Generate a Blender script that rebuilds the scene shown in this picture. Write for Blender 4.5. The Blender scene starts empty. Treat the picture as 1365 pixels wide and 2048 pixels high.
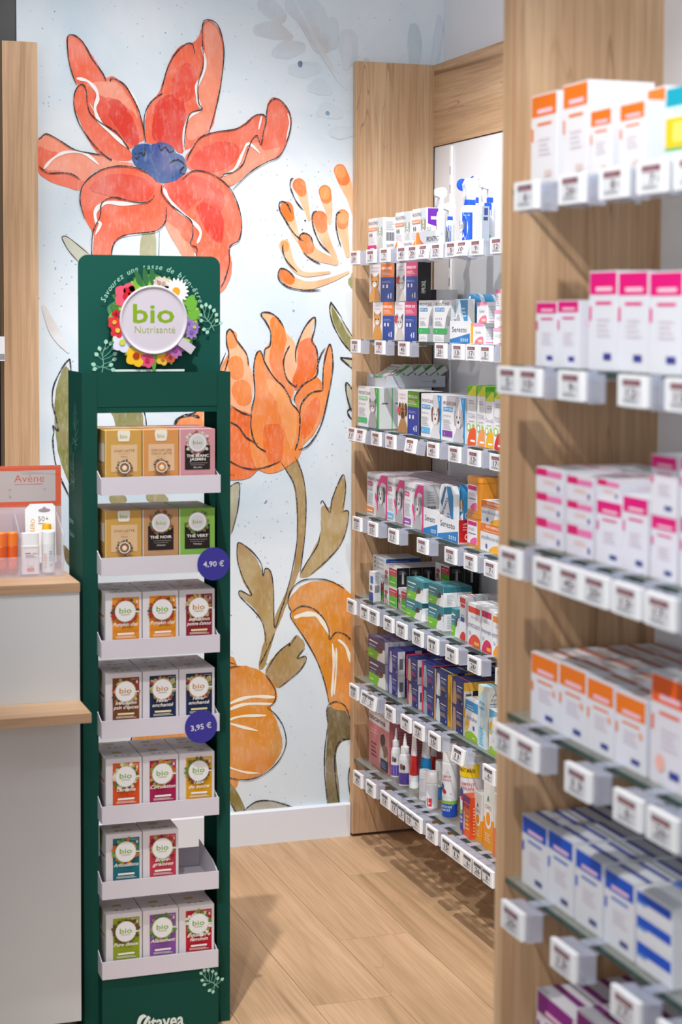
# Pharmacy aisle: flowered mural wall, green tea display, glass shelves of cartons
import bpy, bmesh, math, random
from mathutils import Vector, Matrix
random.seed(7)
C = bpy.context.scene.collection
SC = bpy.context.scene
PI = math.pi

# ------------------------------------------------------------------ camera, world, lights, exposure
cam_d = bpy.data.cameras.new('camera'); cam = bpy.data.objects.new('camera', cam_d); C.objects.link(cam)
F_PX, YAW, PITCH, ROLL, PY = 3546.82, 0.329106, 0.0620415, 0.0046472, 849.085
fw = Vector((math.sin(YAW)*math.cos(PITCH), math.cos(YAW)*math.cos(PITCH), -math.sin(PITCH)))
r0 = Vector((math.cos(YAW), -math.sin(YAW), 0)); u0 = r0.cross(fw)
rt = r0*math.cos(ROLL) + u0*math.sin(ROLL); up = u0*math.cos(ROLL) - r0*math.sin(ROLL)
m = Matrix((rt, up, -fw)).transposed().to_4x4(); m.translation = (0, 0, 1.6)
cam.matrix_world = m
cam_d.sensor_width = 36; cam_d.lens = F_PX/2048*36; cam_d.shift_y = (PY-1024)/2048
cam_d.clip_start = .05
cam_d.dof.use_dof = True; cam_d.dof.focus_distance = 4.75; cam_d.dof.aperture_fstop = 4.6
SC.camera = cam

w = bpy.data.worlds.new('world'); SC.world = w; w.use_nodes = True
w.node_tree.nodes['Background'].inputs[0].default_value = (.88, .93, 1, 1)
w.node_tree.nodes['Background'].inputs[1].default_value = .30
SC.view_settings.view_transform = 'Standard'; SC.view_settings.look = 'None'
SC.view_settings.exposure = 0.0; SC.view_settings.gamma = 1; SC.view_settings.use_curve_mapping = False

def spot(name, loc, aim, watts, angle, blend=.6, size=.03, col=(1, .98, .95)):
    d = bpy.data.lights.new(name, 'SPOT'); d.energy = watts; d.spot_size = math.radians(angle); d.spot_blend = blend
    d.shadow_soft_size = size; d.color = col
    o = bpy.data.objects.new(name, d); C.objects.link(o); o.location = loc
    o.rotation_euler = (Vector(aim)-Vector(loc)).to_track_quat('-Z', 'Y').to_euler()
def area(name, loc, aim, watts, sx, sy, col=(1, .985, .97)):
    d = bpy.data.lights.new(name, 'AREA'); d.shape = 'RECTANGLE'; d.size = sx; d.size_y = sy; d.energy = watts; d.color = col
    o = bpy.data.objects.new(name, d); C.objects.link(o); o.location = loc
    o.rotation_euler = (Vector(aim)-Vector(loc)).to_track_quat('-Z', 'Y').to_euler()
spot('aisle_spot', (.60, 3.0, 3.75), (1.70, 4.42, .8), 355, 52, .5, .02)
spot('aisle_spot.001', (1.22, 2.4, 2.8), (1.78, 4.35, .55), 105, 33, .5, .03)
spot('shelf_top_spot', (1.25, 3.75, 2.8), (2.0, 4.35, 2.05), 4, 58, .7, .03)
spot('near_shelf_spot', (.10, 1.45, 2.8), (1.12, 2.2, .85), 125, 62, .5, .025)
spot('mural_spot', (.95, 4.0, 2.8), (1.0, 5.08, 1.45), 23, 84, .7, .05)
spot('mural_spot.001', (1.5, 4.0, 2.8), (1.5, 5.08, .9), 19, 84, .7, .05)
spot('counter_spot', (-.30, 3.45, 2.8), (.50, 3.85, 1.0), 40, 58, .8, .05)
area('front_fill', (-2.4, -1.2, 1.7), (1.2, 3.8, .8), 50, 2.6, 2.2, (.93, .96, 1))  # fill light added behind the camera to lift the lower shelves, no actual window
area('ceiling_panel', (.6, 1.2, 2.95), (.6, 1.2, 0), 12, 1.2, 1.2)
area('ceiling_panel.001', (.9, 3.6, 2.95), (.9, 3.6, 0), 15, 1.4, 1.8)

# ------------------------------------------------------------------ helpers
def lin(h):
    h = h.lstrip('#'); h = h if len(h) == 6 else ''.join(q*2 for q in h)
    v = [int(h[i:i+2], 16)/255 for i in (0, 2, 4)]
    return tuple(x/12.92 if x <= .04045 else ((x+.055)/1.055)**2.4 for x in v) + (1.,)
def nodes(name):
    m = bpy.data.materials.new(name); m.use_nodes = True; nt = m.node_tree
    b = nt.nodes['Principled BSDF']; return m, nt, b
def N(nt, t, **kw):
    n = nt.nodes.new(t)
    for k, v in kw.items():
        if k[0] == 'i': n.inputs[int(k[1:])].default_value = v
        else: setattr(n, k, v)
    return n
def mixc(nt, fac, a, b, blend='MIX'):
    n = nt.nodes.new('ShaderNodeMix'); n.data_type = 'RGBA'; n.blend_type = blend
    for sock, v in ((n.inputs[0], fac), (n.inputs[6], a), (n.inputs[7], b)):
        if hasattr(v, 'links'): nt.links.new(v, sock)
        else: sock.default_value = v
    return n.outputs[2]
def ramp(nt, src, stops):
    r = nt.nodes.new('ShaderNodeValToRGB'); cr = r.color_ramp
    while len(cr.elements) < len(stops): cr.elements.new(.5)
    for e, (p, c) in zip(cr.elements, stops): e.position = p; e.color = c
    nt.links.new(src, r.inputs[0]); return r.outputs[0]
def noise(nt, vec, scale, detail=4, dist=0., rough=.55):
    n = N(nt, 'ShaderNodeTexNoise'); n.inputs['Scale'].default_value = scale; n.inputs['Detail'].default_value = detail
    n.inputs['Distortion'].default_value = dist; n.inputs['Roughness'].default_value = rough
    nt.links.new(vec, n.inputs['Vector']); return n.outputs['Fac']
def coords(nt, scale=(1, 1, 1), rnd=False):
    tc = N(nt, 'ShaderNodeTexCoord'); mp = N(nt, 'ShaderNodeMapping'); mp.inputs['Scale'].default_value = scale
    nt.links.new(tc.outputs['Object'], mp.inputs['Vector'])
    if rnd:
        oi = N(nt, 'ShaderNodeObjectInfo'); mu = N(nt, 'ShaderNodeMath', operation='MULTIPLY'); mu.inputs[1].default_value = 37.
        nt.links.new(oi.outputs['Random'], mu.inputs[0]); cb = N(nt, 'ShaderNodeCombineXYZ')
        for i in range(3): nt.links.new(mu.outputs[0], cb.inputs[i])
        nt.links.new(cb.outputs[0], mp.inputs['Location'])
    return mp.outputs['Vector']
def printed(name, rough=.5, mottle=.0, spec=.4):
    m, nt, b = nodes(name); a = N(nt, 'ShaderNodeAttribute', attribute_name='Col')
    col = a.outputs['Color']
    if mottle:
        v = coords(nt, (1, 1, 1)); n1 = noise(nt, v, 60, 3); f = ramp(nt, n1, [(.35, (0, 0, 0, 1)), (.7, (mottle,)*3+(1,))])
        col = mixc(nt, f, col, (.9, .9, .9, 1))
    nt.links.new(col, b.inputs['Base Color']); b.inputs['Roughness'].default_value = rough
    b.inputs['Specular IOR Level'].default_value = spec
    return m
def plain(name, col, rough=.5, metal=0., bump=0.):
    m, nt, b = nodes(name); v = coords(nt); n1 = noise(nt, v, 7, 3)
    c = lin(col); d = tuple(x*.94 for x in c[:3])+(1,)
    nt.links.new(mixc(nt, n1, d, c), b.inputs['Base Color']); b.inputs['Roughness'].default_value = rough; b.inputs['Metallic'].default_value = metal
    return m
def clear(name, col, alpha, rough=.1):
    m, nt, b = nodes(name); v = coords(nt); n1 = noise(nt, v, 30, 2)
    c = lin(col); nt.links.new(mixc(nt, n1, c, tuple(x*.93 for x in c[:3])+(1,)), b.inputs['Base Color'])
    b.inputs['Alpha'].default_value = alpha; b.inputs['Roughness'].default_value = rough
    return m
def wood(name, axis, light, mid, dark, crack=.75, rnd=False, k=1.0):
    m, nt, b = nodes(name)
    s = [26*k, 26*k, 26*k]; s[axis] = 1.3*k; s2 = [9*k, 9*k, 9*k]; s2[axis] = .55*k; s3 = [140, 140, 140]; s3[axis] = 4
    v1 = coords(nt, s, rnd); v2 = coords(nt, s2, rnd); v3 = coords(nt, s3, rnd)
    n1 = noise(nt, v1, 1, 5, .8, .6); n2 = noise(nt, v2, 1, 3, 1.2); n3 = noise(nt, v3, 1, 2)
    c = ramp(nt, n2, [(.30, lin(dark)), (.40, lin(mid)), (.62, lin(light))])
    f = ramp(nt, n1, [(.38, (.55, .55, .55, 1)), (.6, (0, 0, 0, 1))])
    c = mixc(nt, f, c, lin(mid))
    f3 = ramp(nt, n3, [(.42, (.25, .25, .25, 1)), (.55, (0, 0, 0, 1))])
    c = mixc(nt, f3, c, lin(dark))
    s4 = [16*k, 16*k, 16*k]; s4[axis] = 1.1*k
    n4 = noise(nt, coords(nt, s4, rnd), 1, 1, 1.5, .4)
    f4 = ramp(nt, n4, [(.488, (0, 0, 0, 1)), (.5, (crack,)*3+(1,)), (.512, (0, 0, 0, 1))])
    n5 = noise(nt, coords(nt, [q*.5 for q in s4], rnd), 1, 2)
    g5 = ramp(nt, n5, [(.5, (0, 0, 0, 1)), (.62, (1, 1, 1, 1))])
    c = mixc(nt, mixc(nt, 1., f4, g5, 'MULTIPLY'), c, lin(dark))
    nt.links.new(c, b.inputs['Base Color']); b.inputs['Roughness'].default_value = .55
    bp = N(nt, 'ShaderNodeBump'); bp.inputs['Strength'].default_value = .08; nt.links.new(n1, bp.inputs['Height']); nt.links.new(bp.outputs[0], b.inputs['Normal'])
    return m

class MB:
    """collects faces with a colour each, then links them as one mesh object"""
    def __init__(s): s.v = []; s.f = []; s.c = []; s.sm = []
    def add(s, vs, fs, col, smooth=False, M=None):
        o = len(s.v); c = lin(col) if isinstance(col, str) else col
        s.v += [tuple(M @ Vector(p)) if M else tuple(p) for p in vs]
        for f in fs: s.f.append([o+i for i in f]); s.c.append(c); s.sm.append(smooth)
        return s
    def box(s, x0, x1, y0, y1, z0, z1, col='#ffffff', M=None):
        vs = [(x, y, z) for z in (z0, z1) for y in (y0, y1) for x in (x0, x1)]
        return s.add(vs, [(0, 1, 5, 4), (1, 3, 7, 5), (3, 2, 6, 7), (2, 0, 4, 6), (4, 5, 7, 6), (2, 3, 1, 0)], col, False, M)
    def bevbox(s, x0, x1, y0, y1, z0, z1, col='#ffffff', r=.003, n=2, M=None):
        """box with rounded vertical edges"""
        pts = []
        for cx, cy, a in ((x1-r, y1-r, 0), (x0+r, y1-r, 90), (x0+r, y0+r, 180), (x1-r, y0+r, 270)):
            for i in range(n+1):
                t = math.radians(a+90*i/n); pts.append((cx+r*math.cos(t), cy+r*math.sin(t)))
        return s.prism(pts, z0, z1, col, 2, M, n > 2)
    def prism(s, pts, a, b, col, axis=2, M=None, smooth=False):
        def P(u, v, w): return (u, v, w) if axis == 2 else ((u, w, v) if axis == 1 else (w, u, v))
        n = len(pts); vs = [P(u, v, a) for u, v in pts]+[P(u, v, b) for u, v in pts]
        sd = [(i, (i+1) % n, n+(i+1) % n, n+i) for i in range(n)]
        s.add(vs, sd, col, smooth, M)
        return s.add(vs, [list(range(n))[::-1], [n+i for i in range(n)]], col, False, M)
    def lathe(s, prof, col, n=20, M=None, cx=0, cy=0, cols=None, smooth=True, sq=1.0):
        for k in range(len(prof)-1):
            (ra, za), (rb, zb) = prof[k], prof[k+1]
            ring = lambda r, z: [(cx+r*math.cos(2*PI*i/n), cy+sq*r*math.sin(2*PI*i/n), z) for i in range(n)]
            s.add(ring(ra, za)+ring(rb, zb), [(i, (i+1) % n, n+(i+1) % n, n+i) for i in range(n)], cols[k] if cols else col, smooth, M)
        return s
    def tube(s, pts, r, col, n=8, M=None):
        pts = [Vector(p) for p in pts]; rings = []
        for i, p in enumerate(pts):
            d = (pts[min(i+1, len(pts)-1)]-pts[max(i-1, 0)]).normalized()
            a = d.orthogonal().normalized(); b = d.cross(a)
            rr = r[i] if isinstance(r, (list, tuple)) else r
            rings.append([p+(a*math.cos(2*PI*j/n)+b*math.sin(2*PI*j/n))*rr for j in range(n)])
        vs = [q for g in rings for q in g]; fs = []
        for i in range(len(pts)-1):
            fs += [(i*n+j, i*n+(j+1) % n, (i+1)*n+(j+1) % n, (i+1)*n+j) for j in range(n)]
        fs += [tuple(range(n))[::-1], tuple((len(pts)-1)*n+j for j in range(n))]
        return s.add(vs, fs, col, True, M)
    def ball(s, c, r, col, n=12, M=None):
        prof = [(max(1e-5, math.sin(PI*i/8)), -math.cos(PI*i/8)) for i in range(9)]
        rr = r if isinstance(r, tuple) else (r, r, r); o = len(s.v)
        K = Matrix.Translation(c) @ Matrix.Diagonal((*rr, 1)); return s.lathe(prof, col, n, (M @ K) if M else K)
    def build(s, name, mat, parent=None, loc=None, shared=False):
        me = bpy.data.meshes.new(name); me.from_pydata(s.v, [], s.f)
        a = me.attributes.new('Col', 'FLOAT_COLOR', 'CORNER'); flat = []
        for f, c in zip(s.f, s.c): flat += list(c)*len(f)
        a.data.foreach_set('color', flat)
        me.polygons.foreach_set('use_smooth', s.sm); me.materials.append(mat); me.update()
        return link(name, me, parent, loc)
def link(name, me, parent=None, loc=None):
    o = bpy.data.objects.new(name, me); C.objects.link(o)
    if parent: o.parent = parent
    if loc: o.location = loc
    return o
def tag(o, label=None, cat=None, group=None, kind=None):
    for k, v in (('label', label), ('category', cat), ('group', group), ('kind', kind)):
        if v: o[k] = v
    return o
def thing(name, label, cat, loc=(0, 0, 0), rz=0., group=None):
    o = bpy.data.objects.new(name, None); C.objects.link(o); o.location = loc; o.rotation_euler = (0, 0, rz); o.empty_display_size = .05
    return tag(o, label, cat, group)
def copy_tree(o, parent=None):
    c = o.copy(); C.objects.link(c); c.parent = parent
    for ch in list(o.children): copy_tree(ch, c)
    return c

_tx = {}
def text_mesh(t, bold=0., shear=0., res=2, spacing=1.0):
    k = (t, bold, shear, res, spacing)
    if k not in _tx:
        cu = bpy.data.curves.new('t', 'FONT'); cu.body = t; cu.size = 1; cu.offset = bold; cu.shear = shear; cu.resolution_u = res; cu.space_character = spacing
        ob = bpy.data.objects.new('t', cu); me = ob.to_mesh()
        vs = [(p.co.x, p.co.y) for p in me.vertices]; fs = [list(p.vertices) for p in me.polygons]
        ob.to_mesh_clear(); bpy.data.objects.remove(ob); bpy.data.curves.remove(cu)
        if vs:
            x0 = min(p[0] for p in vs); x1 = max(p[0] for p in vs)
            vs = [((x-x0)/1., y) for x, y in vs]; wd = x1-x0
        else: wd = .1
        _tx[k] = (vs, fs, wd)
    return _tx[k]
def spline(p, n=6, closed=False):
    out = []; L = len(p)
    for i in range(L if closed else L-1):
        a, b, c, d = (p[(i-1) % L], p[i], p[(i+1) % L], p[(i+2) % L]) if closed else (p[max(i-1, 0)], p[i], p[i+1], p[min(i+2, L-1)])
        for k in range(n):
            t = k/n; t2 = t*t; t3 = t2*t
            out.append(tuple(.5*(2*b[j]+(c[j]-a[j])*t+(2*a[j]-5*b[j]+4*c[j]-d[j])*t2+(3*b[j]-a[j]-3*c[j]+d[j])*t3) for j in range(len(b))))
    if not closed: out.append(tuple(p[-1]))
    return out
def ribbon(pts, ws):
    """outline of a brush stroke along pts (2D)"""
    L, R = [], []
    for i, p in enumerate(pts):
        a = pts[max(i-1, 0)]; b = pts[min(i+1, len(pts)-1)]; dx, dy = b[0]-a[0], b[1]-a[1]; l = math.hypot(dx, dy) or 1
        L.append((p[0]-dy/l*ws[i], p[1]+dx/l*ws[i])); R.append((p[0]+dy/l*ws[i], p[1]-dx/l*ws[i]))
    return L, R

class Flat:
    """a printed face: origin, axis u (width W), axis v (height H), normal n; artwork goes on in thin layers of ink"""
    def __init__(s, mb, o, u, v, n, W, H, step=.00012, wrap=None, M=None):
        s.mb = mb; s.o = Vector(o); s.u = Vector(u); s.v = Vector(v); s.n = Vector(n); s.W = W; s.H = H; s.k = 1; s.step = step; s.wrap = wrap; s.M = M
    def put(s, pts, fs, col):
        if s.wrap:
            cx, cy, r, a0 = s.wrap; rr = r+.0002+s.k*s.step
            vs = [(cx+rr*math.sin(a0+x/r), cy-rr*math.cos(a0+x/r), s.o.z+y) for x, y in pts]
        else:
            b = s.o+s.n*(.00015+s.k*s.step); vs = [b+s.u*x+s.v*y for x, y in pts]
        s.mb.add(vs, fs, col, False, s.M); s.k += 1
    def draw(s, art):
        W, H = s.W, s.H
        for a in art:
            k = a[0]
            if k == 'r': 
                u0, v0, u1, v1 = [q*(W if i % 2 == 0 else H) for i, q in enumerate(a[1:5])]
                n = max(1, int((u1-u0)/.006)) if s.wrap else 1
                for i in range(n):
                    p, q = u0+(u1-u0)*i/n, u0+(u1-u0)*(i+1)/n
                    kk = s.k; s.put([(p, v0), (q, v0), (q, v1), (p, v1)], [(0, 1, 2, 3)], a[5]); s.k = kk if i < n-1 else kk+1
            elif k == 'p':
                pts = [(x*W, y*H) for x, y in a[1]]; s.put(pts, [list(range(len(pts)))], a[2])
            elif k == 'c':
                pts = [(min(max(x, .003), .997)*W, min(max(y, .003), .997)*H) for x, y in spline(a[1], 4, True)]; s.put(pts, [list(range(len(pts)))], a[2])
            elif k == 'o':   # ellipse: u, v, ru, rv (fractions), colour
                n = a[6] if len(a) > 6 else 16
                pts = [(min(max(a[1]+a[3]*math.cos(2*PI*i/n), .003), .997)*W, min(max(a[2]+a[4]*math.sin(2*PI*i/n), .003), .997)*H) for i in range(n)]; s.put(pts, [list(range(n))], a[5])
            elif k == 'd':   # disc: u, v, r (fraction of W), colour
                pts = [(a[1]*W+a[3]*W*math.cos(2*PI*i/20), a[2]*H+a[3]*W*math.sin(2*PI*i/20)) for i in range(20)]; s.put(pts, [list(range(20))], a[4])
            elif k == 't':   # text, u, v (baseline), height fraction, colour, options
                o = a[6] if len(a) > 6 else {}
                vs, fs, wd = text_mesh(a[1], o.get('b', 0.), o.get('s', 0.), o.get('q', 2), o.get('sp', 1.))
                if not fs: continue
                sz = a[4]*H/.72; sx = sz
                if 'w' in o: sx = o['w']*W/wd
                al = o.get('a', .5); ang = o.get('r', 0); ca, sa = math.cos(ang), math.sin(ang)
                s.put([(a[2]*W+((x-wd*al)*sx)*ca-(y*sz)*sa, a[3]*H+((x-wd*al)*sx)*sa+(y*sz)*ca) for x, y in vs], fs, a[5])
            elif k == 'l':   # lines of tiny print: u0, v0, u1, v1, count, colour
                n = a[5]; h = (a[4]-a[2])/n
                for i in range(n):
                    e = a[3]-(a[3]-a[1])*(.05+.3*((i*7) % 5)/5); kk = s.k
                    s.put([(a[1]*W, (a[2]+h*i)*H), (e*W, (a[2]+h*i)*H), (e*W, (a[2]+h*(i+.4))*H), (a[1]*W, (a[2]+h*(i+.4))*H)], [(0, 1, 2, 3)], a[6]); s.k = kk
                s.k += 1
            elif k == 's':   # brush line: points, half width (fraction of W), colour
                pts = [(x*W, y*H) for x, y in spline(a[1], 5)]; n = len(pts)
                L, R = ribbon(pts, [a[2]*W]*n); s.put(L+R, [(i, n+i, n+i+1, i+1) for i in range(n-1)], a[3])
MURAL = [
('red_flower_print','f','#ee6a4c',0,[903,2376,916,2389,948,2378,978,2335,995,2310,1017,2275,1040,2279,1077,2247,1104,2210,1121,2162,1133,2109,1108,2089,1084,2074,1046,2106,1008,2135,985,2179,962,2215,940,2237,925,2273,910,2317]),
('red_flower_print','f','#f39478',0,[962,2253,1016,2263,1054,2257,1093,2206,1112,2161,1092,2183,1046,2211,1016,2218,993,2194,994,2232]),
('red_flower_print','f','#ee6a4c',0,[941,2252,955,2245,970,2201,996,2157,1038,2125,1084,2074,1092,2044,1046,2040,1000,2052,969,2088,945,2140,927,2184,927,2221]),
('red_flower_print','f','#ee6a4c',0,[1135,2094,1131,2147,1141,2200,1170,2236,1184,2270,1202,2328,1233,2373,1266,2384,1284,2397,1300,2429,1312,2451,1334,2449,1356,2422,1367,2363,1361,2294,1345,2209,1332,2147,1297,2115,1258,2079,1201,2085,1162,2091]),
('red_flower_print','f','#f39478',0,[1308,2436,1328,2445,1351,2423,1363,2363,1358,2286,1340,2201,1328,2147,1296,2119,1260,2106,1256,2144,1268,2175,1300,2192,1292,2230,1290,2268,1305,2306,1310,2360]),
('red_flower_print','f','#ee6a4c',0,[1247,2045,1278,2092,1320,2128,1376,2137,1424,2156,1456,2183,1487,2190,1497,2177,1500,2219,1519,2241,1553,2222,1574,2180,1568,2125,1539,2070,1489,2045,1440,2016,1393,1976,1352,1987,1280,2011]),
('red_flower_print','f','#f39478',0,[1412,2042,1436,2089,1476,2106,1489,2083,1537,2093,1521,2061,1456,2028,1396,1980,1356,1994]),
('red_flower_print','f','#f39478',0,[822,2087,845,2106,879,2093,924,2066,969,2058,1015,2052,1050,2038,1092,2032,1092,2009,1030,2015,984,2006,957,1975,942,1951,893,1962,852,1976,822,2005]),
('red_flower_print','f','#ee6a4c',0,[822,2068,848,2062,878,2055,863,2040,841,2009,893,2003,939,1982,954,1975,938,1952,893,1962,852,1976,822,2001]),
('red_flower_print','f','#ee6a4c',0,[1101,2021,1046,2022,992,2006,952,1968,942,1922,955,1870,972,1840,981,1818,977,1772,979,1727,1029,1728,1037,1796,1084,1829,1138,1834,1179,1852,1195,1898,1179,1974,1139,2007]),
('red_flower_print','f','#ee6a4c',0,[1185,1974,1233,1997,1272,2016,1328,2005,1376,1976,1402,1934,1420,1872,1416,1822,1385,1794,1392,1748,1386,1701,1358,1662,1328,1677,1296,1731,1280,1777,1248,1803,1209,1845,1187,1867,1179,1928]),
('red_flower_print','f','#f39478',0,[1189,1864,1217,1853,1248,1815,1272,1792,1284,1731,1248,1761,1217,1807]),
('red_flower_print','f','#dc3a2b',0,[1019,2201,1046,2214,1077,2190,1102,2146,1114,2093,1084,2089,1046,2136,1022,2173]),
('red_flower_print','f','#dc3a2b',0,[1162,2201,1187,2229,1233,2233,1252,2190,1244,2129,1242,2067,1201,2090,1156,2106,1154,2163]),
('red_flower_print','f','#dc3a2b',0,[1284,1908,1312,1932,1345,1913,1366,1871,1358,1809,1328,1824,1304,1862]),
('red_flower_print','f','#e5503c',0,[1213,2279,1249,2326,1279,2311,1282,2260,1258,2220,1217,2226]),
('red_flower_print','f','#e5503c',0,[1264,2045,1304,2085,1368,2106,1412,2089,1401,2050,1344,2017,1280,2019]),
('red_flower_print','f','#e5503c',0,[969,1961,1030,1999,1107,1996,1158,1966,1127,1925,1015,1938]),
('red_flower_print','f','#e5503c',0,[1201,1975,1264,2003,1328,1986,1368,1948,1356,1902,1296,1931,1248,1899,1209,1921]),
('red_flower_print','f','#e5503c',0,[985,2224,1023,2210,1027,2158,1054,2121,1015,2143,987,2186]),
('red_flower_print','f','#1d4f94',0,[1092,2062,1101,2083,1127,2090,1154,2089,1179,2097,1209,2087,1223,2067,1244,2058,1252,2037,1253,2014,1233,1995,1217,1984,1170,1980,1150,1996,1135,2007,1115,2018,1098,2032]),
('red_flower_print','f','#3a4f96',0,[1154,2086,1186,2092,1213,2078,1201,2051,1225,2021,1201,2005,1162,2034]),
('red_flower_print','s','#f2efee',6,[932,2268,963,2262,987,2239,993,2215,985,2185,1000,2146,1038,2112,1084,2074]),
('red_flower_print','s','#f2efee',6,[1300,2375,1309,2337,1302,2295,1284,2260,1288,2222,1297,2198]),
('red_flower_print','s','#f2efee',5,[1300,2193,1264,2174,1248,2136,1246,2075]),
('red_flower_print','s','#f2efee',5,[837,2009,863,2038,901,2058,954,2056,996,2025]),
('red_flower_print','s','#f2efee',7,[988,1856,985,1892,1015,1917,1068,1916,1131,1921]),
('red_flower_print','s','#f2efee',5,[984,1825,999,1856,990,1863]),
('red_flower_print','s','#f2efee',6,[1185,1965,1199,1936,1232,1899,1272,1869,1296,1839,1286,1806]),
('red_flower_print','s','#f2efee',5,[1482,2184,1472,2143]),
('red_flower_print','s','#f2efee',5,[1476,2075,1442,2101,1424,2074,1400,2026,1360,2004]),
('red_flower_print','s','#f2efee',4,[1077,2250,1104,2214,1116,2169]),
('red_flower_print','s','#f2efee',3,[1562,2195,1568,2164,1558,2117]),
('red_flower_print','s','#2b2326',3,[1016,2263,1008,2285,978,2324,955,2364,931,2387,908,2385,908,2332,917,2288,932,2247]),
('red_flower_print','s','#2b2326',3,[1029,2262,1035,2273,1070,2257,1100,2210,1117,2169,1133,2094]),
('red_flower_print','s','#2b2326',3,[962,2200,959,2237,946,2252,928,2232,924,2191,939,2140,969,2096,1000,2063,1030,2040,1029,2045]),
('red_flower_print','s','#2b2326',3,[962,2200,971,2171,1000,2146,1046,2120,1077,2081,1083,2071]),
('red_flower_print','s','#2b2326',3,[822,2094,830,2097,845,2108,879,2093,924,2067,969,2058,1015,2052]),
('red_flower_print','s','#2b2326',3,[824,2016,848,1998,886,1999,916,1997,942,1981]),
('red_flower_print','s','#2b2326',3,[1131,2094,1127,2147,1133,2185,1151,2214,1180,2236,1176,2231]),
('red_flower_print','s','#2b2326',3,[1178,2240,1194,2301,1217,2348,1249,2380,1271,2382,1278,2354]),
('red_flower_print','s','#2b2326',3,[1304,2352,1300,2413,1304,2447,1320,2455,1345,2444,1360,2408,1366,2363,1359,2286,1344,2209,1320,2128]),
('red_flower_print','s','#2b2326',3,[1304,2352,1302,2314,1288,2268,1290,2214,1300,2196,1266,2183,1252,2144,1246,2083]),
('red_flower_print','s','#2b2326',3,[1252,2043,1268,2076,1296,2114,1344,2132,1400,2142,1432,2159,1460,2184,1488,2187,1495,2169,1487,2138,1479,2099,1468,2125,1452,2113,1436,2074,1424,2041,1396,2017,1368,2010,1352,1994]),
('red_flower_print','s','#2b2326',3,[1495,2161,1500,2215,1525,2237,1553,2219,1572,2180,1564,2125,1538,2070,1497,2049,1448,2019,1392,1965]),
('red_flower_print','s','#2b2326',3,[1240,1990,1276,2017,1328,2009,1376,1978,1404,1934,1420,1872,1412,1819,1384,1798,1382,1748,1368,1701,1356,1678]),
('red_flower_print','s','#2b2326',3,[1181,1978,1179,1951,1201,1921,1240,1892,1268,1869,1272,1831,1264,1804,1284,1793,1281,1766]),
('red_flower_print','s','#2b2326',3,[1139,2007,1100,2021,1046,2023,992,2006,950,1968,940,1922,953,1870]),
('red_flower_print','s','#2b2326',3,[1158,1943,1138,1923,1092,1922,1038,1934,1003,1916,998,1879,977,1833,973,1772,976,1742]),
('red_flower_print','s','#2b2326',3,[1193,1910,1189,1867,1162,1840,1107,1832,1060,1822,1037,1800,1029,1762]),
('red_flower_print','s','#2b2326',3,[1100,2063,1106,2044,1115,2067,1127,2056,1129,2079]),
('red_flower_print','s','#2b2326',3,[1170,2089,1179,2073,1189,2085,1201,2070,1217,2074]),
('red_flower_print','s','#2b2326',3,[1201,2036,1225,2048,1247,2033,1233,2014,1248,2007]),
('pale_stem_print','f','#a9a888',0,[1123,1832,1158,1844,1161,1745,1118,1744]),
('pale_stem_print','s','#2b2326',2,[1173,1840,1171,1775,1169,1745]),
('pale_stem_print','f','#bfc3b4',0,[888,1816,909,1815,968,1771,960,1734,930,1753]),
('pale_stem_print','s','#2b2326',2,[934,1749,907,1779,889,1812,892,1819,909,1815,964,1771]),
('orange_spray_flower_print','b','#f0b98f',0,[1728,2031,20,1745,1993,20,1761,1949,11,1773,1901,6]),
('orange_spray_flower_print','b','#e8782c',0,[1728,2031,20,1739,2006,20]),
('orange_spray_flower_print','b','#ee9648',0,[1728,2031,16,1730,2023,15]),
('orange_spray_flower_print','b','#f0b98f',0,[1599,1984,21,1611,1954,15,1622,1915,9,1631,1883,5]),
('orange_spray_flower_print','b','#e8782c',0,[1599,1984,21,1607,1965,15]),
('orange_spray_flower_print','b','#f0b98f',0,[1680,1967,20,1687,1939,17,1694,1904,10,1696,1873,5]),
('orange_spray_flower_print','b','#e8782c',0,[1680,1967,20,1684,1948,17]),
('orange_spray_flower_print','b','#ee9648',0,[1680,1967,16,1681,1958,15]),
('orange_spray_flower_print','b','#f0b98f',0,[1560,1914,21,1574,1875,15,1588,1840,11,1597,1819,5]),
('orange_spray_flower_print','b','#e8782c',0,[1560,1914,21,1569,1889,15]),
('orange_spray_flower_print','b','#f0b98f',0,[1664,1886,24,1673,1846,18,1692,1807,12,1713,1773,7]),
('orange_spray_flower_print','b','#e8782c',0,[1664,1886,24,1670,1860,18]),
('orange_spray_flower_print','b','#f0b98f',0,[1736,1896,20,1736,1861,18,1745,1821,12,1753,1778,7]),
('orange_spray_flower_print','b','#e8782c',0,[1736,1896,20,1736,1873,18]),
('orange_spray_flower_print','b','#ee9648',0,[1736,1896,16,1738,1887,15]),
('orange_spray_flower_print','b','#f0b98f',0,[1618,1819,22,1634,1789,20,1667,1772,15,1715,1757,10]),
('orange_spray_flower_print','b','#e8782c',0,[1618,1819,22,1628,1799,20]),
('orange_spray_flower_print','b','#f0b98f',0,[1554,1805,17,1563,1779,13,1584,1740,10,1621,1719,7,1695,1726,4]),
('orange_spray_flower_print','b','#ee9648',0,[1554,1805,13,1556,1796,12]),
('orange_spray_flower_print','b','#f0b98f',0,[1552,1718,18,1579,1696,17,1630,1686,12,1695,1702,8,1755,1727,4]),
('orange_spray_flower_print','b','#e8782c',0,[1552,1718,18,1570,1704,17]),
('orange_spray_flower_print','s','#2b2326',4,[1611,1911,1592,1932,1578,1958,1570,1983,1574,2001,1581,2003]),
('orange_spray_flower_print','s','#2b2326',4,[1611,1819,1583,1840,1556,1879,1540,1905,1536,1926,1544,1934,1560,1929,1574,1901]),
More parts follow.
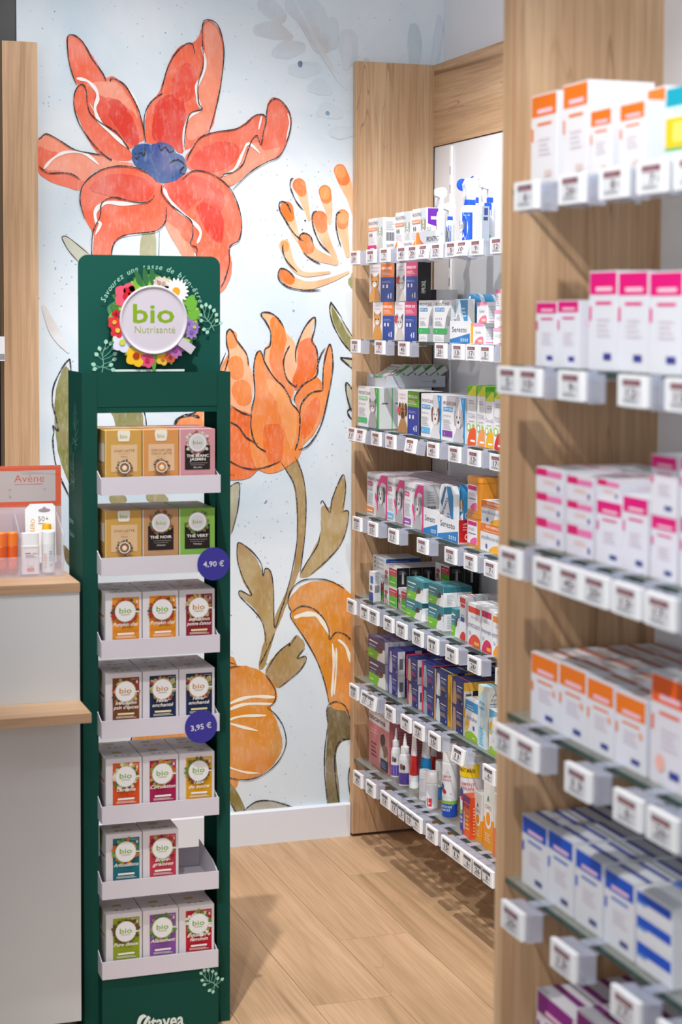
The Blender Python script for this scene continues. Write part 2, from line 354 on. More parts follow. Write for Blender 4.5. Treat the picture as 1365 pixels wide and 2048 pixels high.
('orange_spray_flower_print','s','#2b2326',4,[1654,1909,1643,1903,1639,1881,1648,1846,1666,1811,1694,1785]),
('orange_spray_flower_print','s','#2b2326',4,[1729,1907,1717,1900,1715,1865,1722,1830,1731,1804]),
('orange_spray_flower_print','s','#2b2326',4,[1600,1819,1602,1836,1616,1842,1634,1833,1643,1811]),
('orange_spray_flower_print','s','#2b2326',4,[1613,1784,1634,1767,1667,1750]),
('orange_spray_flower_print','s','#2b2326',4,[1549,1809,1548,1787,1561,1757,1593,1727]),
('orange_spray_flower_print','s','#2b2326',4,[1584,1710,1565,1729,1543,1736,1534,1722,1538,1700,1566,1681,1612,1672,1667,1673]),
('tulip_print','f','#eb8a42',0,[1401,1493,1340,1405,1287,1314,1241,1296,1219,1264,1222,1214,1264,1162,1340,1130,1409,1129,1432,1255]),
('tulip_print','f','#f2b388',0,[1374,1449,1340,1390,1302,1302,1313,1242,1371,1271,1401,1374]),
('tulip_print','s','#2b2326',4,[1373,1486,1340,1412,1287,1317,1241,1299,1216,1264,1219,1211,1261,1159,1340,1127,1401,1121]),
('tulip_print','f','#f2b388',0,[1375,1543,1385,1555,1407,1526,1434,1491,1444,1456,1458,1408,1453,1347,1448,1299,1407,1306,1349,1327,1349,1418,1373,1443,1382,1478,1376,1513]),
('tulip_print','b','#eb8a42',0,[1391,1534,17,1391,1513,17]),
('tulip_print','b','#eb8a42',0,[1403,1452,24,1407,1426,22]),
('tulip_print','b','#eb8a42',0,[1421,1374,31,1428,1352,26]),
('tulip_print','f','#f2b388',0,[1484,1600,1495,1606,1520,1598,1543,1578,1561,1543,1587,1513,1590,1442,1587,1385,1576,1337,1548,1381,1521,1412,1492,1460,1493,1495,1509,1521,1507,1565]),
('tulip_print','f','#e98035',0,[1513,1587,1529,1591,1550,1570,1561,1526,1555,1495,1550,1451,1564,1407,1585,1381,1573,1346,1544,1381,1516,1425,1508,1469,1515,1521,1510,1556]),
('tulip_print','f','#f2b388',0,[1590,1460,1595,1513,1612,1548,1644,1590,1649,1587,1642,1539,1654,1499,1659,1455,1654,1416,1622,1389,1587,1372,1580,1407]),
('tulip_print','f','#e56a1f',0,[1598,1508,1621,1526,1640,1526,1654,1495,1656,1451,1649,1416,1613,1389,1589,1372,1580,1403,1594,1447]),
('tulip_print','f','#eb8a42',0,[1678,1371,1675,1433,1682,1482,1696,1510,1706,1477,1705,1415,1692,1353,1678,1300,1650,1243,1613,1206,1592,1189,1601,1301,1613,1337,1636,1363,1659,1371]),
('tulip_print','f','#e56a1f',0,[1636,1336,1659,1349,1668,1323,1655,1274,1632,1235,1608,1231,1613,1292]),
('tulip_print','f','#e98035',0,[1587,1346,1603,1381,1654,1412,1677,1371,1636,1362,1609,1328,1601,1306]),
('tulip_print','f','#e56a1f',0,[1349,1331,1387,1322,1448,1301,1454,1260,1480,1202,1494,1167,1453,1117,1408,1107,1349,1135]),
('tulip_print','f','#eb8a42',0,[1448,1268,1475,1207,1521,1188,1585,1191,1613,1208,1595,1165,1540,1130,1489,1127,1453,1172]),
('tulip_print','f','#eb8a42',0,[1461,1460,1470,1489,1485,1484,1499,1443,1530,1403,1557,1372,1580,1332,1601,1301,1600,1257,1590,1187,1530,1162,1480,1185,1454,1260,1453,1321,1462,1369]),
('tulip_print','f','#efa15f',0,[1498,1408,1539,1390,1571,1337,1594,1301,1590,1231,1576,1196,1553,1258,1530,1337,1507,1373]),
('tulip_print','f','#e56a1f',0,[1489,1259,1521,1272,1548,1258,1549,1170,1521,1149,1494,1180]),
('tulip_print','s','#2b2326',4,[1442,1447,1436,1482,1407,1521,1394,1547,1384,1555,1375,1543,1375,1513,1382,1478,1369,1431]),
('tulip_print','s','#2b2326',4,[1450,1299,1453,1321,1462,1364,1458,1434,1464,1474,1475,1491,1484,1482,1493,1456,1521,1412,1553,1381,1571,1350,1577,1333,1594,1315,1603,1293,1600,1231,1588,1191]),
('tulip_print','s','#2b2326',4,[1491,1465,1493,1495,1509,1508,1510,1548,1495,1578,1482,1595,1486,1605,1511,1603,1534,1587,1552,1561]),
('tulip_print','s','#2b2326',4,[1570,1506,1557,1482,1551,1451,1562,1407,1587,1384,1592,1390]),
('tulip_print','s','#2b2326',4,[1590,1456,1590,1495,1612,1552,1635,1583,1650,1590,1649,1557,1640,1521,1654,1499,1659,1460,1654,1416,1613,1389,1587,1354,1587,1337]),
('tulip_print','s','#2b2326',4,[1654,1433,1668,1477,1682,1499]),
('tulip_print','s','#2b2326',4,[1675,1371,1676,1433,1684,1477,1696,1510,1705,1486,1706,1433,1692,1353,1669,1265,1632,1208,1599,1193]),
('tulip_print','s','#2b2326',4,[1603,1301,1608,1332,1636,1363,1673,1371]),
('tulip_print','s','#2b2326',4,[1450,1299,1421,1308,1387,1330]),
('tulip_print','s','#2b2326',4,[1387,1280,1412,1265,1435,1234,1471,1213]),
('tulip_print','s','#2b2326',4,[1452,1303,1450,1260,1466,1211,1498,1189]),
('tulip_print','s','#2b2326',3,[1353,1189,1386,1163,1422,1145,1460,1138,1505,1146,1543,1161]),
('stem_print','f','#a78a52',0,[1543,1157,1588,1175,1611,1128,1623,1053,1622,953,1610,854,1596,805,1557,706,1525,633,1496,541,1476,542,1500,634,1544,726,1577,805,1593,880,1595,992,1585,1079,1563,1129]),
('stem_print','f','#b09660',0,[1742,1111,1719,1075,1703,1020,1690,1017,1674,1019,1671,971,1667,927,1628,853,1604,809,1638,809,1701,857,1740,912,1753,955,1761,999,1747,1004,1749,1043]),
('stem_print','f','#b09660',0,[1413,918,1441,898,1473,860,1489,822,1502,835,1513,827,1520,783,1525,696,1522,646,1496,585,1493,654,1467,711,1422,756,1416,772,1448,761,1422,812,1410,874]),
('stem_print','f','#a78a52',0,[1497,528,1532,576,1571,606,1597,629,1623,596,1600,566,1623,560,1617,534,1584,504,1539,471,1513,499]),
('stem_print','s','#2b2326',3,[1543,1157,1563,1129,1589,1079,1597,992,1594,905,1578,818,1557,738]),
('stem_print','s','#2b2326',3,[1588,1172,1611,1122,1623,1053,1622,953,1612,866,1606,823]),
('stem_print','s','#2b2326',3,[1606,817,1628,853,1661,902,1669,939]),
('stem_print','s','#2b2326',3,[1670,1027,1677,1036,1700,1001,1706,1038,1726,1088,1743,1114,1750,1068,1741,1009]),
('stem_print','s','#2b2326',3,[1738,1000,1759,1002,1756,961,1737,905,1700,863,1638,812]),
('stem_print','s','#2b2326',3,[1500,603,1490,666,1467,705,1429,744,1414,763,1419,774,1454,758,1429,806,1410,862,1408,905,1416,919,1454,891,1483,853,1489,815,1496,837,1513,827,1522,770,1525,658,1545,707,1561,750]),
('stem_print','s','#2b2326',3,[1525,639,1500,585,1478,545]),
('stem_print','s','#2b2326',3,[1500,525,1532,576,1571,606,1572,599,1595,629]),
('stem_print','s','#2b2326',3,[1622,589,1597,560,1623,564,1623,546,1597,513,1540,473]),
('amber_flower_print','f','#d98a20',0,[1410,548,1325,566,1233,545,1142,461,1094,360,1079,241,1099,138,1172,75,1279,73,1356,143,1418,214]),
('amber_flower_print','s','#2b2326',3,[1402,553,1325,572,1230,549,1138,464,1089,360,1073,242,1096,135,1172,71,1279,69,1363,142]),
('amber_flower_print','s','#f1ead9',5,[1142,356,1233,395,1371,408]),
('amber_flower_print','s','#f1ead9',5,[1134,312,1248,341,1379,362]),
('amber_flower_print','f','#d98a20',0,[1570,737,1593,764,1622,785,1661,792,1714,787,1754,760,1781,714,1788,555,1789,345,1756,384,1703,407,1676,511,1623,615,1585,674,1577,702]),
('amber_flower_print','f','#d98a20',0,[1353,550,1386,544,1436,545,1487,523,1526,483,1534,438,1513,412,1539,356,1550,299,1533,250,1494,215,1442,199,1387,208,1353,214]),
('amber_flower_print','f','#c98a35',0,[1526,370,1550,318,1547,274,1520,244,1507,283,1526,319]),
('amber_flower_print','s','#f1ead9',9,[1587,683,1616,691,1655,689,1682,662,1702,623]),
('amber_flower_print','s','#f1ead9',5,[1710,598,1715,547,1712,484,1709,433]),
('amber_flower_print','s','#f1ead9',4,[1722,584,1723,527,1717,439]),
('amber_flower_print','s','#f1ead9',6,[1728,609,1755,583,1774,524]),
('amber_flower_print','s','#f1ead9',6,[1375,430,1423,446,1468,450,1532,443]),
('amber_flower_print','s','#f1ead9',6,[1378,414,1436,429,1526,423]),
('amber_flower_print','s','#f1ead9',5,[1378,383,1423,393,1500,390]),
('amber_flower_print','s','#f1ead9',5,[1378,377,1423,361,1474,345]),
('amber_flower_print','s','#f1ead9',4,[1353,257,1387,239,1436,221,1481,215]),
('amber_flower_print','s','#2b2326',3,[1578,704,1567,731,1577,768,1609,795,1655,799,1701,791,1747,766]),
('amber_flower_print','s','#2b2326',3,[1580,702,1609,718,1649,708,1682,675,1698,639,1700,611,1721,632,1755,621,1781,587]),
('amber_flower_print','s','#2b2326',3,[1578,702,1578,683,1623,615,1662,544,1689,466,1699,415]),
('amber_flower_print','s','#2b2326',3,[1696,351,1693,402,1722,418,1752,402,1766,366,1773,340]),
('amber_flower_print','s','#2b2326',3,[1503,415,1532,388,1555,349,1562,298,1539,249,1494,212,1442,198,1387,208,1353,220]),
('amber_flower_print','s','#2b2326',3,[1353,540,1386,544,1416,547]),
('amber_flower_print','s','#2b2326',3,[1497,516,1526,470,1526,433,1503,414]),
('dark_calyx_print','f','#6f6138',0,[1693,396,1729,405,1756,385,1777,339,1790,300,1743,291,1724,254,1731,177,1735,93,1701,96,1690,212,1694,307,1697,351]),
('dark_calyx_print','s','#2b2326',4,[1697,351,1687,269,1687,193,1697,100]),
('dark_calyx_print','s','#2b2326',4,[1783,301,1736,294,1720,254,1722,177,1734,100]),
('dark_calyx_print','s','#2b2326',4,[1773,225,1763,174,1774,103]),
('dark_calyx_print','s','#2b2326',4,[1430,104,1468,128,1520,126,1589,100]),
('dark_calyx_print','f','#84783f',0,[1366,213,1387,192,1410,162,1437,97,1404,100,1387,136,1366,144]),
('dark_calyx_print','f','#a9aba0',0,[1436,103,1468,124,1520,121,1579,99,1533,85,1443,93]),
('dark_calyx_print','f','#8b8f80',0,[1790,236,1770,199,1767,148,1779,102,1791,101]),
('dark_calyx_print','s','#2b2326',3,[1387,133,1407,101]),
('leaf_print','f','#b9b7a2',0,[1700,1634,1728,1588,1780,1521,1780,1477,1738,1521,1705,1574]),
('leaf_print','f','#7d7c3e',0,[1704,1623,1733,1579,1751,1548,1773,1517,1773,1484,1737,1526,1709,1579]),
('leaf_print','s','#2b2326',4,[1737,1588,1704,1632,1700,1634,1697,1610,1709,1566,1738,1517,1773,1479]),
('leaf_print','s','#2b2326',3,[1733,1588,1773,1528]),
('leaf_print','f','#b9b7a2',0,[1734,1467,1780,1464,1780,1428]),
('leaf_print','s','#2b2326',5,[1780,1428,1734,1466,1747,1468,1780,1464]),
('leaf_print','f','#b9b7a2',0,[1752,1393,1781,1361,1781,1299,1757,1348]),
('leaf_print','s','#2b2326',5,[1774,1366,1752,1394,1750,1366,1762,1321,1774,1299]),
('leaf_print','s','#2b2326',5,[1781,1312,1762,1313,1755,1304,1765,1286,1781,1277]),
('leaf_print','f','#8e9468',0,[1755,1696,1765,1720,1776,1738,1786,1738,1786,1661,1772,1672]),
('leaf_print','f','#7d7c3e',0,[895,1447,910,1426,920,1355,925,1254,924,1091,899,1127,874,1204,864,1305,872,1396]),
('leaf_print','s','#2b2326',4,[913,1406,910,1462,903,1464,883,1437,862,1391,858,1346,867,1305,874,1262,860,1278,862,1262,859,1229,869,1158,901,1081,924,1045]),
('leaf_print','f','#7d7c3e',0,[1033,1321,1111,1320,1124,1281,1116,1199,1053,1200,1041,1282]),
('leaf_print','s','#2b2326',4,[1124,1322,1132,1286,1134,1209]),
('leaf_print','f','#eb8a42',0,[1216,1268,1227,1291,1250,1300,1293,1296,1313,1263,1293,1244,1235,1245]),
('leaf_print','s','#2b2326',8,[1216,1272,1227,1291,1250,1301,1274,1301,1293,1294]),
('leaf_print','f','#9a9468',0,[1021,1066,1055,1076,1074,1057,1043,1039]),
('leaf_print','f','#9a9468',0,[1135,1072,1181,1073,1196,1049,1142,1051]),
('leaf_print','f','#a8a489',0,[1401,1084,1355,1070,1302,1005,1276,916,1294,871,1340,891,1394,957]),
('leaf_print','f','#a8a489',0,[1365,1073,1386,1078,1403,1097,1414,1087,1406,1010,1386,949,1365,913]),
('leaf_print','s','#2b2326',3,[1386,1087,1406,1099,1416,1087,1409,1016,1391,949]),
('leaf_print','f','#6f6138',0,[887,931,907,908,908,872,895,887]),
('faint_leaf_print','b','#ccd8e2',0,[1496,2508,28,1536,2479,24]),
('faint_leaf_print','b','#ccd8e2',0,[1472,2434,17,1520,2436,27,1569,2420,11]),
('faint_leaf_print','b','#ccd8e2',0,[1529,2371,16,1557,2380,27,1602,2390,17]),
('faint_leaf_print','b','#ccd8e2',0,[1578,2323,16,1611,2325,24,1652,2331,17]),
('faint_leaf_print','b','#ccd8e2',0,[1635,2272,13,1660,2277,25,1685,2270,17]),
('faint_leaf_print','b','#ccd8e2',0,[1661,2199,11,1685,2208,24,1719,2201,17]),
('faint_leaf_print','b','#ccd8e2',0,[1593,2514,39,1635,2485,47,1668,2409,35]),
('faint_leaf_print','b','#ccd8e2',0,[1751,2422,31,1756,2367,24]),
('faint_leaf_print','b','#ccd8e2',0,[1701,2466,20,1705,2404,14]),
('faint_leaf_print','b','#ccd8e2',0,[1702,2142,11,1727,2143,19,1761,2148,14]),
('faint_leaf_print','b','#c3d3dc',0,[1963,2467,15,1965,2436,22,1966,2390,19,1964,2359,14]),
('faint_leaf_print','b','#d3dbe5',0,[2046,2506,6,2045,2460,13,2031,2370,11]),
('faint_leaf_print','b','#d3dbe5',0,[1749,2425,11,1749,2387,15,1746,2341,11]),
('faint_leaf_print','b','#ccd8e2',0,[1811,2360,11,1815,2352,10]),
('faint_leaf_print','s','#d3dde6',9,[1585,2529,1651,2409,1735,2280]),
('faint_leaf_print','b','#5a7699',0,[1601,2344,7,1601,2338,6]),
('faint_leaf_print','b','#7d9ab4',0,[1687,2201,6,1688,2200,6]),
('faint_leaf_print','s','#d8dfe6',16,[833,1623,861,1557,906,1487]),
]
PRODUCTS = [
('A',1,'pet_card',4933,1790,1785.5,127,98,44,1,0),
('A',1,'pet_card',4962,1844,1785.5,95,102,44,1,0),
('A',1,'pet_card',4760,1810,1785.5,122,107,44,1,0),
('A',1,'pet_card_purple',4632,1810,1785.5,113,110,52,1,0),
('A',1,'promo_tray',4763,1777,1785.5,94,23,26,1,0),
('A',1,'promo_tray',4622,1777,1785.5,95,21,26,1,0),
('A',1,'promo_tray_silver',4500,1777,1785.5,142,40,26,1,0),
('A',1,'spray_white',4490,1805,1785.5,25,160,25,1,0),
('A',1,'spray_dog',4642,1894,1785.5,25,130,25,1,0),
('A',1,'spray_dog_big',4362,1821,1785.5,53,176,53,1,0),
('A',1,'spray_dog_back',4521,1917,1785.5,30,197,30,1,0),
('A',1,'slim_white',4163,1790,1785.5,33,89,20,1,0),
('A',1,'spray_blue',4189,1816,1785.5,28,164,28,1,0),
('A',1,'white_blue_box',4040,1816,1785.5,79,93,55,1,0),
('A',2,'orange_cat',4863,1790,1526.5,180,110,39,1,0),
('A',2,'orange_cat',4880,1790,1637.0,211,111,39,1,1),
('A',2,'pink_cat',4683,1790,1526.5,175,111,39,1,0),
('A',2,'pink_cat',4674,1790,1638.0,169,108,39,1,1),
('A',2,'spot_cat',4526,1790,1526.5,108,113,33,2,0),
('A',2,'spot_cat',4407,1790,1526.5,117,113,41,1,0),
('A',2,'navy_box',4850,1939,1526.5,61,147,66,1,0),
('A',2,'collar_tray',4266,1782,1526.5,136,58,143,1,0),
('A',2,'collar_pack',4310,1805,1526.5,87,115,19,1,0),
('A',2,'collar_tin',4321,1833,1526.5,78,129,55,1,0),
('A',2,'collar_tin',4365,1889,1526.5,60,128,55,1,0),
('A',2,'pink_small',4163,1790,1526.5,66,53,60,1,0),
('A',2,'pink_small',4141,1790,1580.0,64,53,49,1,1),
('A',2,'homeo_pink',4003,1790,1526.5,132,41,132,1,0),
('A',2,'homeo_pink',3997,1790,1568.0,132,44,132,1,1),
('A',2,'homeo_slim',4041,1790,1612.5,29,52,66,1,1),
('A',3,'combo_cat',4954,1777,1265.5,180,120,41,4,0),
('A',3,'grey_tray',4959,1804,1386.0,170,34,187,1,1),
('A',3,'green_dog',4655,1790,1265.5,166,121,37,2,0),
('A',3,'spot_dog',4482,1790,1265.5,150,118,66,3,0),
('A',3,'spot_dog_purple',4322,1790,1265.5,157,119,66,3,0),
('A',3,'dose_orange',4201,1790,1265.5,60,153,66,2,0),
('A',3,'dose_peach',4140,1790,1265.5,52,153,66,2,0),
('A',3,'dose_yellow',4087,1790,1265.5,51,141,66,2,0),
('A',3,'dose_red',4008,1782,1265.5,68,152,66,1,0),
('A',4,'act_dog_orange',4908,1790,1003.5,174,126,46,4,0),
('A',4,'act_dog_blue',4749,1790,1003.5,135,126,46,4,0),
('A',4,'act_dog_purple',4606,1790,1003.5,148,125,46,3,0),
('A',4,'collar_tray',4466,1784,1003.5,101,69,143,1,0),
('A',4,'collar_tray_red',4331,1780,1003.5,142,68,83,1,0),
('A',4,'collar_bag',4388,1799,1003.5,100,141,17,1,0),
('A',4,'collar_tin_dog',4357,1821,1003.5,71,144,55,1,0),
('A',4,'amber_tub',4188,1790,1003.5,90,87,57,1,0),
('A',4,'amber_tub',4189,1790,1091.0,87,93,57,1,1),
('A',4,'amber_tub_plain',4271,1872,1003.5,59,80,57,1,0),
('A',4,'amber_tub_plain',4273,1872,1084.0,59,90,57,1,1),
('A',4,'oscillo',4046,1790,1003.5,183,70,88,1,0),
('A',4,'oscillo',4041,1790,1074.0,184,58,88,1,1),
('A',5,'blue_white_tall',4918,1777,750.5,36,88,24,1,0),
('A',5,'red_green',4933,1805,750.5,79,58,39,2,0),
('A',5,'flat_blue',4953,1816,809.0,112,29,110,1,1),
('A',5,'flat_blue',4953,1816,838.5,112,12,110,1,1),
('A',5,'flat_blue',4954,1816,851.0,111,12,110,1,1),
('A',5,'flat_blue',4954,1816,863.5,111,12,110,1,1),
('A',5,'red_green',4821,1801,750.5,112,57,39,4,0),
('A',5,'red_green',4822,1801,808.0,106,59,39,5,1),
('A',5,'red_green',4733,1805,750.5,72,61,39,1,0),
('A',5,'teal_dog',4601,1790,750.5,123,51,41,1,0),
('A',5,'teal_dog',4595,1790,802.0,126,58,41,1,1),
('A',5,'red_green',4708,1917,750.5,108,72,46,2,0),
('A',5,'red_green',4704,1917,823.0,106,61,46,2,1),
('A',5,'teal_dog',4436,1790,750.5,111,64,41,2,0),
('A',5,'teal_dog',4437,1790,815.0,108,54,41,2,1),
('A',5,'teal_dog',4301,1790,750.5,49,73,41,1,0),
('A',5,'homeo_red',4249,1790,750.5,42,116,66,3,0),
('A',5,'homeo_big_red',4154,1782,750.5,83,110,50,4,0),
('A',5,'homeo_big_pink',4069,1780,750.5,67,113,50,4,0),
('A',5,'homeo_big_orange',3996,1780,750.5,75,110,50,4,0),
('A',6,'purple_green',4898,1790,499.0,142,76,44,3,0),
('A',6,'purple_green',4904,1790,575.5,144,64,44,3,1),
('A',6,'navy_cat',4766,1790,499.0,82,62,52,3,0),
('A',6,'navy_cat',4765,1790,561.5,78,70,52,3,1),
('A',6,'navy_pink',4605,1790,499.0,87,68,48,4,0),
('A',6,'navy_pink',4612,1790,567.5,86,70,48,4,1),
('A',6,'navy_pink_grey',4489,1790,499.0,91,74,48,4,0),
('A',6,'navy_pink_grey',4490,1790,573.5,95,68,48,4,1),
('A',6,'navy_yellow',4394,1790,499.0,94,70,48,4,0),
('A',6,'navy_yellow',4393,1790,569.5,93,70,48,4,1),
('A',6,'navy_yellow_tan',4281,1790,499.0,86,72,57,4,0),
('A',6,'navy_yellow_tan',4280,1790,571.5,87,68,57,4,1),
('A',6,'arnica_box',4184,1790,499.0,82,106,55,3,0),
('A',6,'arnica_roll',4103,1784,499.0,47,160,77,2,0),
('A',6,'arnica_gel',4003,1780,499.0,89,114,55,1,0),
('A',7,'pet_pink',4920,1805,245.0,179,162,165,1,0),
('A',7,'nozzle_bottle',4814,1805,245.0,30,143,30,1,0),
('A',7,'nozzle_bottle',4717,1793,245.0,36,150,36,1,0),
('A',7,'tube_red',4679,1810,245.0,29,166,29,1,0),
('A',7,'tube_red',4710,1883,245.0,28,140,28,1,0),
('A',7,'tube_blue',4661,1833,245.0,43,161,43,1,0),
('A',7,'jar_white',4555,1793,245.0,31,84,31,1,0),
('A',7,'jar_white',4470,1780,245.0,34,101,34,1,0),
('A',7,'aerosol_slim',4548,1838,245.0,29,109,29,1,0),
('A',7,'aerosol',4385,1793,245.0,43,202,43,1,0),
('A',7,'aerosol_maxi',4249,1790,245.0,66,217,66,1,0),
('A',7,'sport_orange',4189,1780,245.0,51,108,44,1,0),
('A',7,'cbd_yellow',4143,1793,245.0,51,127,44,1,0),
('A',7,'cbd_yellow',4065,1788,245.0,64,176,52,1,0),
('A',7,'cbd_orange',3970,1780,245.0,81,162,52,1,0),
('B',1,'b_orange',2343,1107,1785.5,86,133,44,1,0),
('B',1,'b_orange',2242,1107,1785.5,79,136,50,2,0),
('B',1,'b_orange',2151,1100,1785.5,62,90,55,1,0),
('B',1,'b_orange',2063,1100,1785.5,69,89,55,1,0),
('B',1,'b_orange',2109,1160,1785.5,50,116,55,1,0),
('B',1,'b_teal',1943,1100,1785.5,64,95,66,2,0),
('B',2,'b_pink',2327,1107,1526.5,70,93,55,2,0),
('B',2,'b_pink',2257,1107,1526.5,68,95,55,2,0),
('B',2,'b_pink_tall',2167,1115,1526.5,83,134,55,2,0),
('B',2,'b_pink_tall',2082,1115,1526.5,84,132,55,2,0),
('B',2,'b_pink_tall',1995,1115,1526.5,87,130,55,2,0),
('B',3,'b_flat_pink',2310,1107,1265.5,88,42,165,1,0),
('B',3,'b_flat_pink',2311,1107,1308.0,88,36,165,1,1),
('B',3,'b_flat_pink',2312,1107,1344.5,88,35,165,1,1),
('B',3,'b_flat_pink',2212,1107,1265.5,81,43,165,1,0),
('B',3,'b_flat_pink',2213,1107,1309.0,81,33,165,1,1),
('B',3,'b_flat_pink',2214,1107,1342.5,81,34,165,1,1),
('B',3,'b_pink_sq',2125,1107,1265.5,74,86,44,2,0),
('B',3,'b_flat_pink',2134,1110,1352.0,66,28,132,1,1),
('B',3,'b_pink_sq',2052,1107,1265.5,70,99,50,3,0),
('B',3,'b_pink_sq',1976,1107,1265.5,67,82,55,2,0),
('B',3,'b_pink_sq',1978,1107,1348.0,67,76,55,2,1),
('B',3,'b_pink_sq',1902,1107,1265.5,67,87,55,2,0),
('B',3,'b_pink_sq',1904,1107,1353.0,67,73,55,2,1),
('B',4,'b_orange_wide',2319,1107,1003.5,93,101,41,5,0),
('B',4,'b_orange_wide',2228,1107,1003.5,87,103,41,5,0),
('B',4,'b_orange_wide',2143,1107,1003.5,80,100,41,5,0),
('B',4,'b_orange_wide',2057,1107,1003.5,86,97,41,5,0),
('B',4,'b_orange_tall',1957,1107,1003.5,92,142,50,4,0),
('B',5,'b_blue',2347,1107,750.5,87,104,28,8,0),
('B',5,'b_blue',2260,1107,750.5,83,107,28,8,0),
('B',5,'b_blue',2171,1107,750.5,83,105,28,8,0),
('B',5,'b_blue',2081,1107,750.5,85,103,28,8,0),
('B',5,'b_flat_blue',1984,1107,750.5,95,38,165,1,0),
('B',5,'b_flat_blue',1985,1107,789.0,95,33,165,1,1),
('B',5,'b_flat_blue',1986,1107,822.5,95,31,165,1,1),
('B',6,'b_purple',2271,1107,499.0,124,109,37,6,0),
('B',6,'b_purple',2143,1107,499.0,121,127,37,6,0),
('B',6,'b_purple',2011,1107,499.0,117,142,37,6,0),
]
TAGS = [
('A',1,4936,1768,0),
('A',1,4794,1767,0),
('A',1,4681,1769,0),
('A',1,4544,1767,0),
('A',1,4462,1766,0),
('A',1,4388,1770,10),
('A',1,4293,1767,0),
('A',1,4191,1769,0),
('A',1,4124,1774,12),
('A',1,4032,1766,0),
('A',1,3906,1766,0),
('A',1,3824,1768,12),
('A',2,4927,1515,0),
('A',2,4718,1515,0),
('A',2,4529,1515,0),
('A',2,4259,1512,0),
('A',2,4143,1514,0),
('A',2,4052,1514,0),
('A',2,3966,1514,0),
('A',2,3841,1515,0),
('A',3,4954,1268,8),
('A',3,4878,1266,8),
('A',3,4742,1261,0),
('A',3,4625,1261,0),
('A',3,4471,1261,8),
('A',3,4309,1258,0),
('A',3,4160,1256,0),
('A',3,4034,1256,0),
('A',3,3897,1258,0),
('A',4,4902,1009,0),
('A',4,4768,1005,0),
('A',4,4600,1006,0),
('A',4,4376,1008,0),
('A',4,4180,1006,0),
('A',4,4052,1006,0),
('A',4,3925,1007,0),
('A',5,4950,751,0),
('A',5,4830,752,0),
('A',5,4753,749,0),
('A',5,4631,753,0),
('A',5,4528,752,0),
('A',5,4406,753,0),
('A',5,4297,751,0),
('A',5,4168,747,0),
('A',5,4022,750,0),
('A',5,3850,752,0),
('A',6,4923,499,0),
('A',6,4821,507,8),
('A',6,4771,504,8),
('A',6,4616,501,0),
('A',6,4490,499,0),
('A',6,4394,499,0),
('A',6,4282,500,0),
('A',6,4120,504,10),
('A',6,3921,499,0),
('A',7,4882,247,0),
('A',7,4772,248,0),
('A',7,4648,250,0),
('A',7,4571,249,0),
('A',7,4515,249,0),
('A',7,4456,250,0),
('A',7,4405,241,0),
('A',7,4295,245,0),
('A',7,4188,247,0),
('A',7,4119,254,0),
('A',7,4047,253,0),
('A',7,3982,248,0),
('A',7,3926,249,0),
('A',7,3834,240,0),
('B',1,2267,1769,0),
('B',1,2125,1768,0),
('B',1,2007,1770,0),
('B',1,1907,1768,0),
('B',1,1816,1767,0),
('B',2,2320,1517,0),
('B',2,2250,1517,0),
('B',2,2118,1514,0),
('B',2,1948,1514,0),
('B',2,1829,1514,0),
('B',3,2308,1260,0),
('B',3,2191,1261,0),
('B',3,2115,1260,0),
('B',3,2041,1259,0),
('B',3,1956,1259,0),
('B',3,1871,1260,0),
('B',4,2321,1005,0),
('B',4,2246,1008,0),
('B',4,2084,1007,0),
('B',4,1945,1009,0),
('B',4,1858,1015,0),
('B',5,2287,749,0),
('B',5,2121,744,0),
('B',5,1944,751,0),
('B',5,1824,757,0),
]

# ------------------------------------------------------------------ materials
CARD = printed('printed_card', .5); GLOSS = printed('printed_gloss', .3, 0, .5); PAPER = printed('label_paper', .55)
WHITE = plain('white_lacquer', '#eeeff4', .45); WALLW = plain('white_paint', '#e6e7ec', .8); CNT = plain('counter_laminate', '#d0d2d4', .4)
BLACK = plain('black_panel', '#14151c', .35); PLINTH = plain('dark_plinth', '#1b1a1a', .6)
GREEN = plain('green_card', '#12563f', .5); GREEND = plain('dark_green_card', '#0f4a37', .55); TRAYW = plain('white_card', '#d9d4de', .5)
OAKV = wood('oak_upright', 2, '#cfae8b', '#bd9774', '#80603f'); OAKE = wood('oak_edge', 2, '#dcbc98', '#cfa983', '#b08c66', .2)
OAKY = wood('oak_beam', 1, '#d3b08c', '#c29c76', '#866243'); OAKX = wood('oak_counter', 0, '#c4a384', '#b39070', '#87674c', .3)
FLOORM = wood('oak_floor', 1, '#caa683', '#b99673', '#927453', .45, True, .8)
CLEAR = clear('clear_plastic', '#cbd2e6', .42, .12); GLASS = clear('shelf_glass', '#c3d0cc', .30, .06); GEDGE = clear('glass_edge', '#2f4f45', .85, .1)
ACRY = clear('acrylic', '#e6dfee', .22, .08); AMBER = clear('amber_plastic', '#e8962a', .84, .3)

